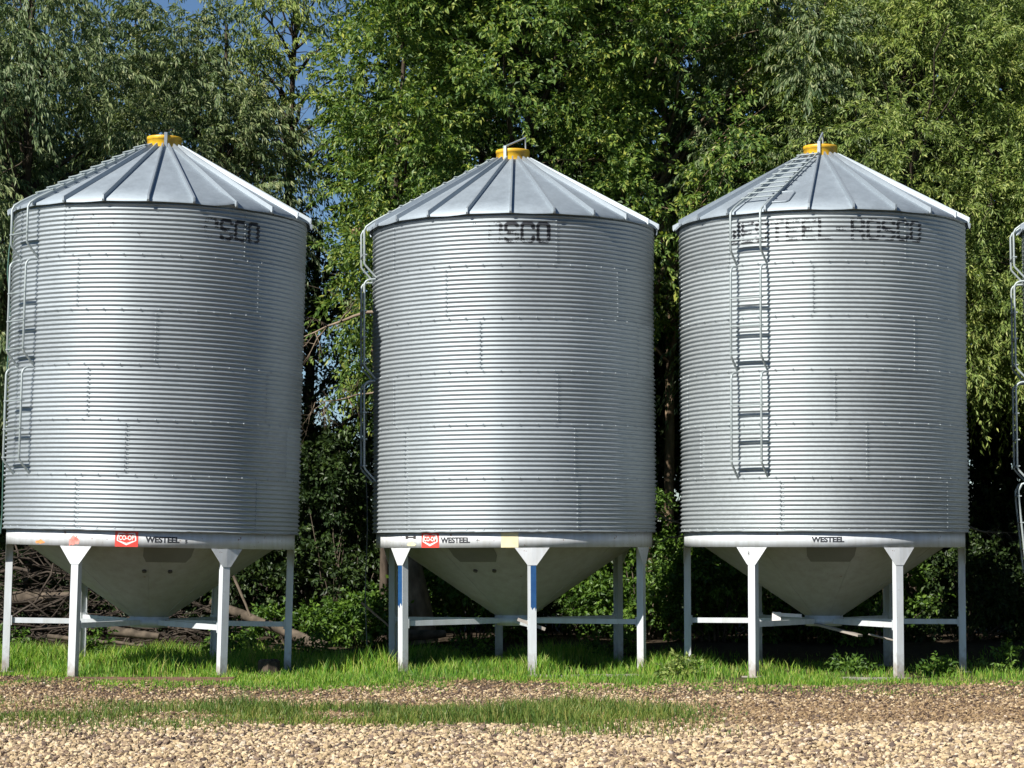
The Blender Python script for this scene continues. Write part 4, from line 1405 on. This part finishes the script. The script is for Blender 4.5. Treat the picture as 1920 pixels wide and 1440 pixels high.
d1 = lambda x, y: np.clip(1.0 + 0.35 * fnoise(x, y, 70, 1.1) - 0.55 * strip_density(x, y) - 0.45 * sstep(23.0, 25.0, y + 0.5 * fnoise(x, y, 71, 1.0)), 0.05, 1)
d2 = lambda x, y: np.clip((0.30 + 0.28 * fnoise(x, y, 72, 1.3)) * (1 - 0.6 * strip_density(x, y)) * sstep(31.6, 29.4, y) * (1 - 0.45 * sstep(0.5, 3.0, x)) + 0.25 * np.exp(-((y - 28.6) / 0.6) ** 2), 0, 1)
Va, Fa = stones(108000, 15.5, 25.0, d1, 0.008, 0.035, 81)
Vb, Fb = stones(62000, 25.0, 32.4, d2, 0.009, 0.028, 82)
d3 = lambda x, y: np.clip((0.70 + 0.40 * fnoise(x, y, 73, 1.2)) * (1 - 0.35 * sstep(27.5, 29.5, y)) * sstep(23.6, 25.5, y) * sstep(32.6, 30.8, y + 0.5 * fnoise(x, y, 74, 1.5)), 0, 1)
Vc, Fc = stones(110000, 23.6, 32.3, d3, 0.008, 0.026, 83)
me = np_mesh('gravel', Vc, [Fc], M['stone_dirty'], False)
tag(link('gravel', me), 'dirty brown crushed gravel trodden into the earth before the bins', 'gravel', kind='stuff')
me = np_mesh('gravel', np.concatenate([Va, Vb]), [np.concatenate([Fa, Fb + len(Va)])], M['stone'], False)
tag(link('gravel', me), 'pale tan crushed gravel spread across the foreground yard', 'gravel', kind='stuff')

def blades(n, y0, y1, dens, h0, h1, wd, seed, mat, name, label):
    q = np.random.default_rng(seed)
    y = q.uniform(y0, y1, n)
    x = q.uniform(-1, 1, n) * (0.24 * y + 1.6)
    d = dens(x, y)
    keep = q.random(n) < d
    x, y, d = x[keep], y[keep], np.clip(d[keep], 0.2, 1)
    n = len(x)
    h = (h0 + (h1 - h0) * q.random(n) ** 1.5) * (0.35 + 0.65 * d) * np.clip(1 + 0.5 * fnoise(x, y, seed + 1, 1.4) + 0.25 * fnoise(x, y, seed + 2, 4.0), 0.25, 2)
    a = q.uniform(0, 2 * PI, n)
    sx, sy = np.cos(a) * wd / 2, np.sin(a) * wd / 2
    la = q.uniform(0, 2 * PI, n)
    ln = h * q.uniform(0.1, 0.6, n)
    lx, ly = np.cos(la) * ln, np.sin(la) * ln
    z = gz(x, y) - 0.02
    V = np.stack([np.stack([x - sx, y - sy, z], 1), np.stack([x + sx, y + sy, z], 1),
                  np.stack([x + lx * 0.3 + sx * 0.8, y + ly * 0.3 + sy * 0.8, z + h * 0.62], 1),
                  np.stack([x + lx * 0.3 - sx * 0.8, y + ly * 0.3 - sy * 0.8, z + h * 0.62], 1),
                  np.stack([x + lx, y + ly, z + h], 1)], 1).reshape(-1, 3)
    o = np.arange(n)[:, None] * 5
    me = np_mesh(name, V, [o + np.array([[0, 1, 2, 3]]), o + np.array([[3, 2, 4]])], mat, False)
    return tag(link(name, me), label, 'grass', kind='stuff')

def lush(x, y):
    # right-hand part is thinner, nothing far back in the shade
    edge = 32.0 + 0.45 * fnoise(x, y * 0, 91, 0.8) + 0.25 * fnoise(x, y * 0, 191, 3.0) - 0.3 * sstep(-3.6, -2.0, x) * sstep(0, -1.5, x)
    a = sstep(edge - 0.6, edge + 1.3, y) * sstep(39.6, 36.8, y + 0.4 * fnoise(x, y, 92, 1.0))
    a = a * (1 - 0.55 * sstep(2.2, 3.6, x)) * (1 - 0.75 * sstep(2.2, 4.0, x) * sstep(33.4, 34.6, y))
    return np.clip(a * (0.62 + 0.55 * fnoise(x, y, 93, 1.7) + 0.3 * fnoise(x, y, 193, 5.0)), 0, 1)
def fringe(x, y):
    return np.clip(np.exp(-((y - 31.35) / 1.15) ** 2) * (0.40 + 0.6 * fnoise(x, y, 94, 1.5) + 0.3 * fnoise(x, y, 194, 5.0)) + 1.0 * np.exp(-((x + 2.9) / 1.3) ** 2 - ((y - 31.1) / 0.65) ** 2), 0, 1)
blades(150000, 31.0, 40.0, lush, 0.12, 0.36, 0.013, 95, M['grass'], 'grass', 'tall lush green grass growing under and between the bins')
blades(120000, 22.9, 28.8, lambda x, y: strip_density(x, y), 0.07, 0.20, 0.012, 96, M['grass_strip'], 'grass', 'strip of short blue green grass across the gravel')
blades(130000, 29.0, 33.6, fringe, 0.07, 0.17, 0.012, 97, M['grass'], 'grass', 'short bright turf along the front of the bins')
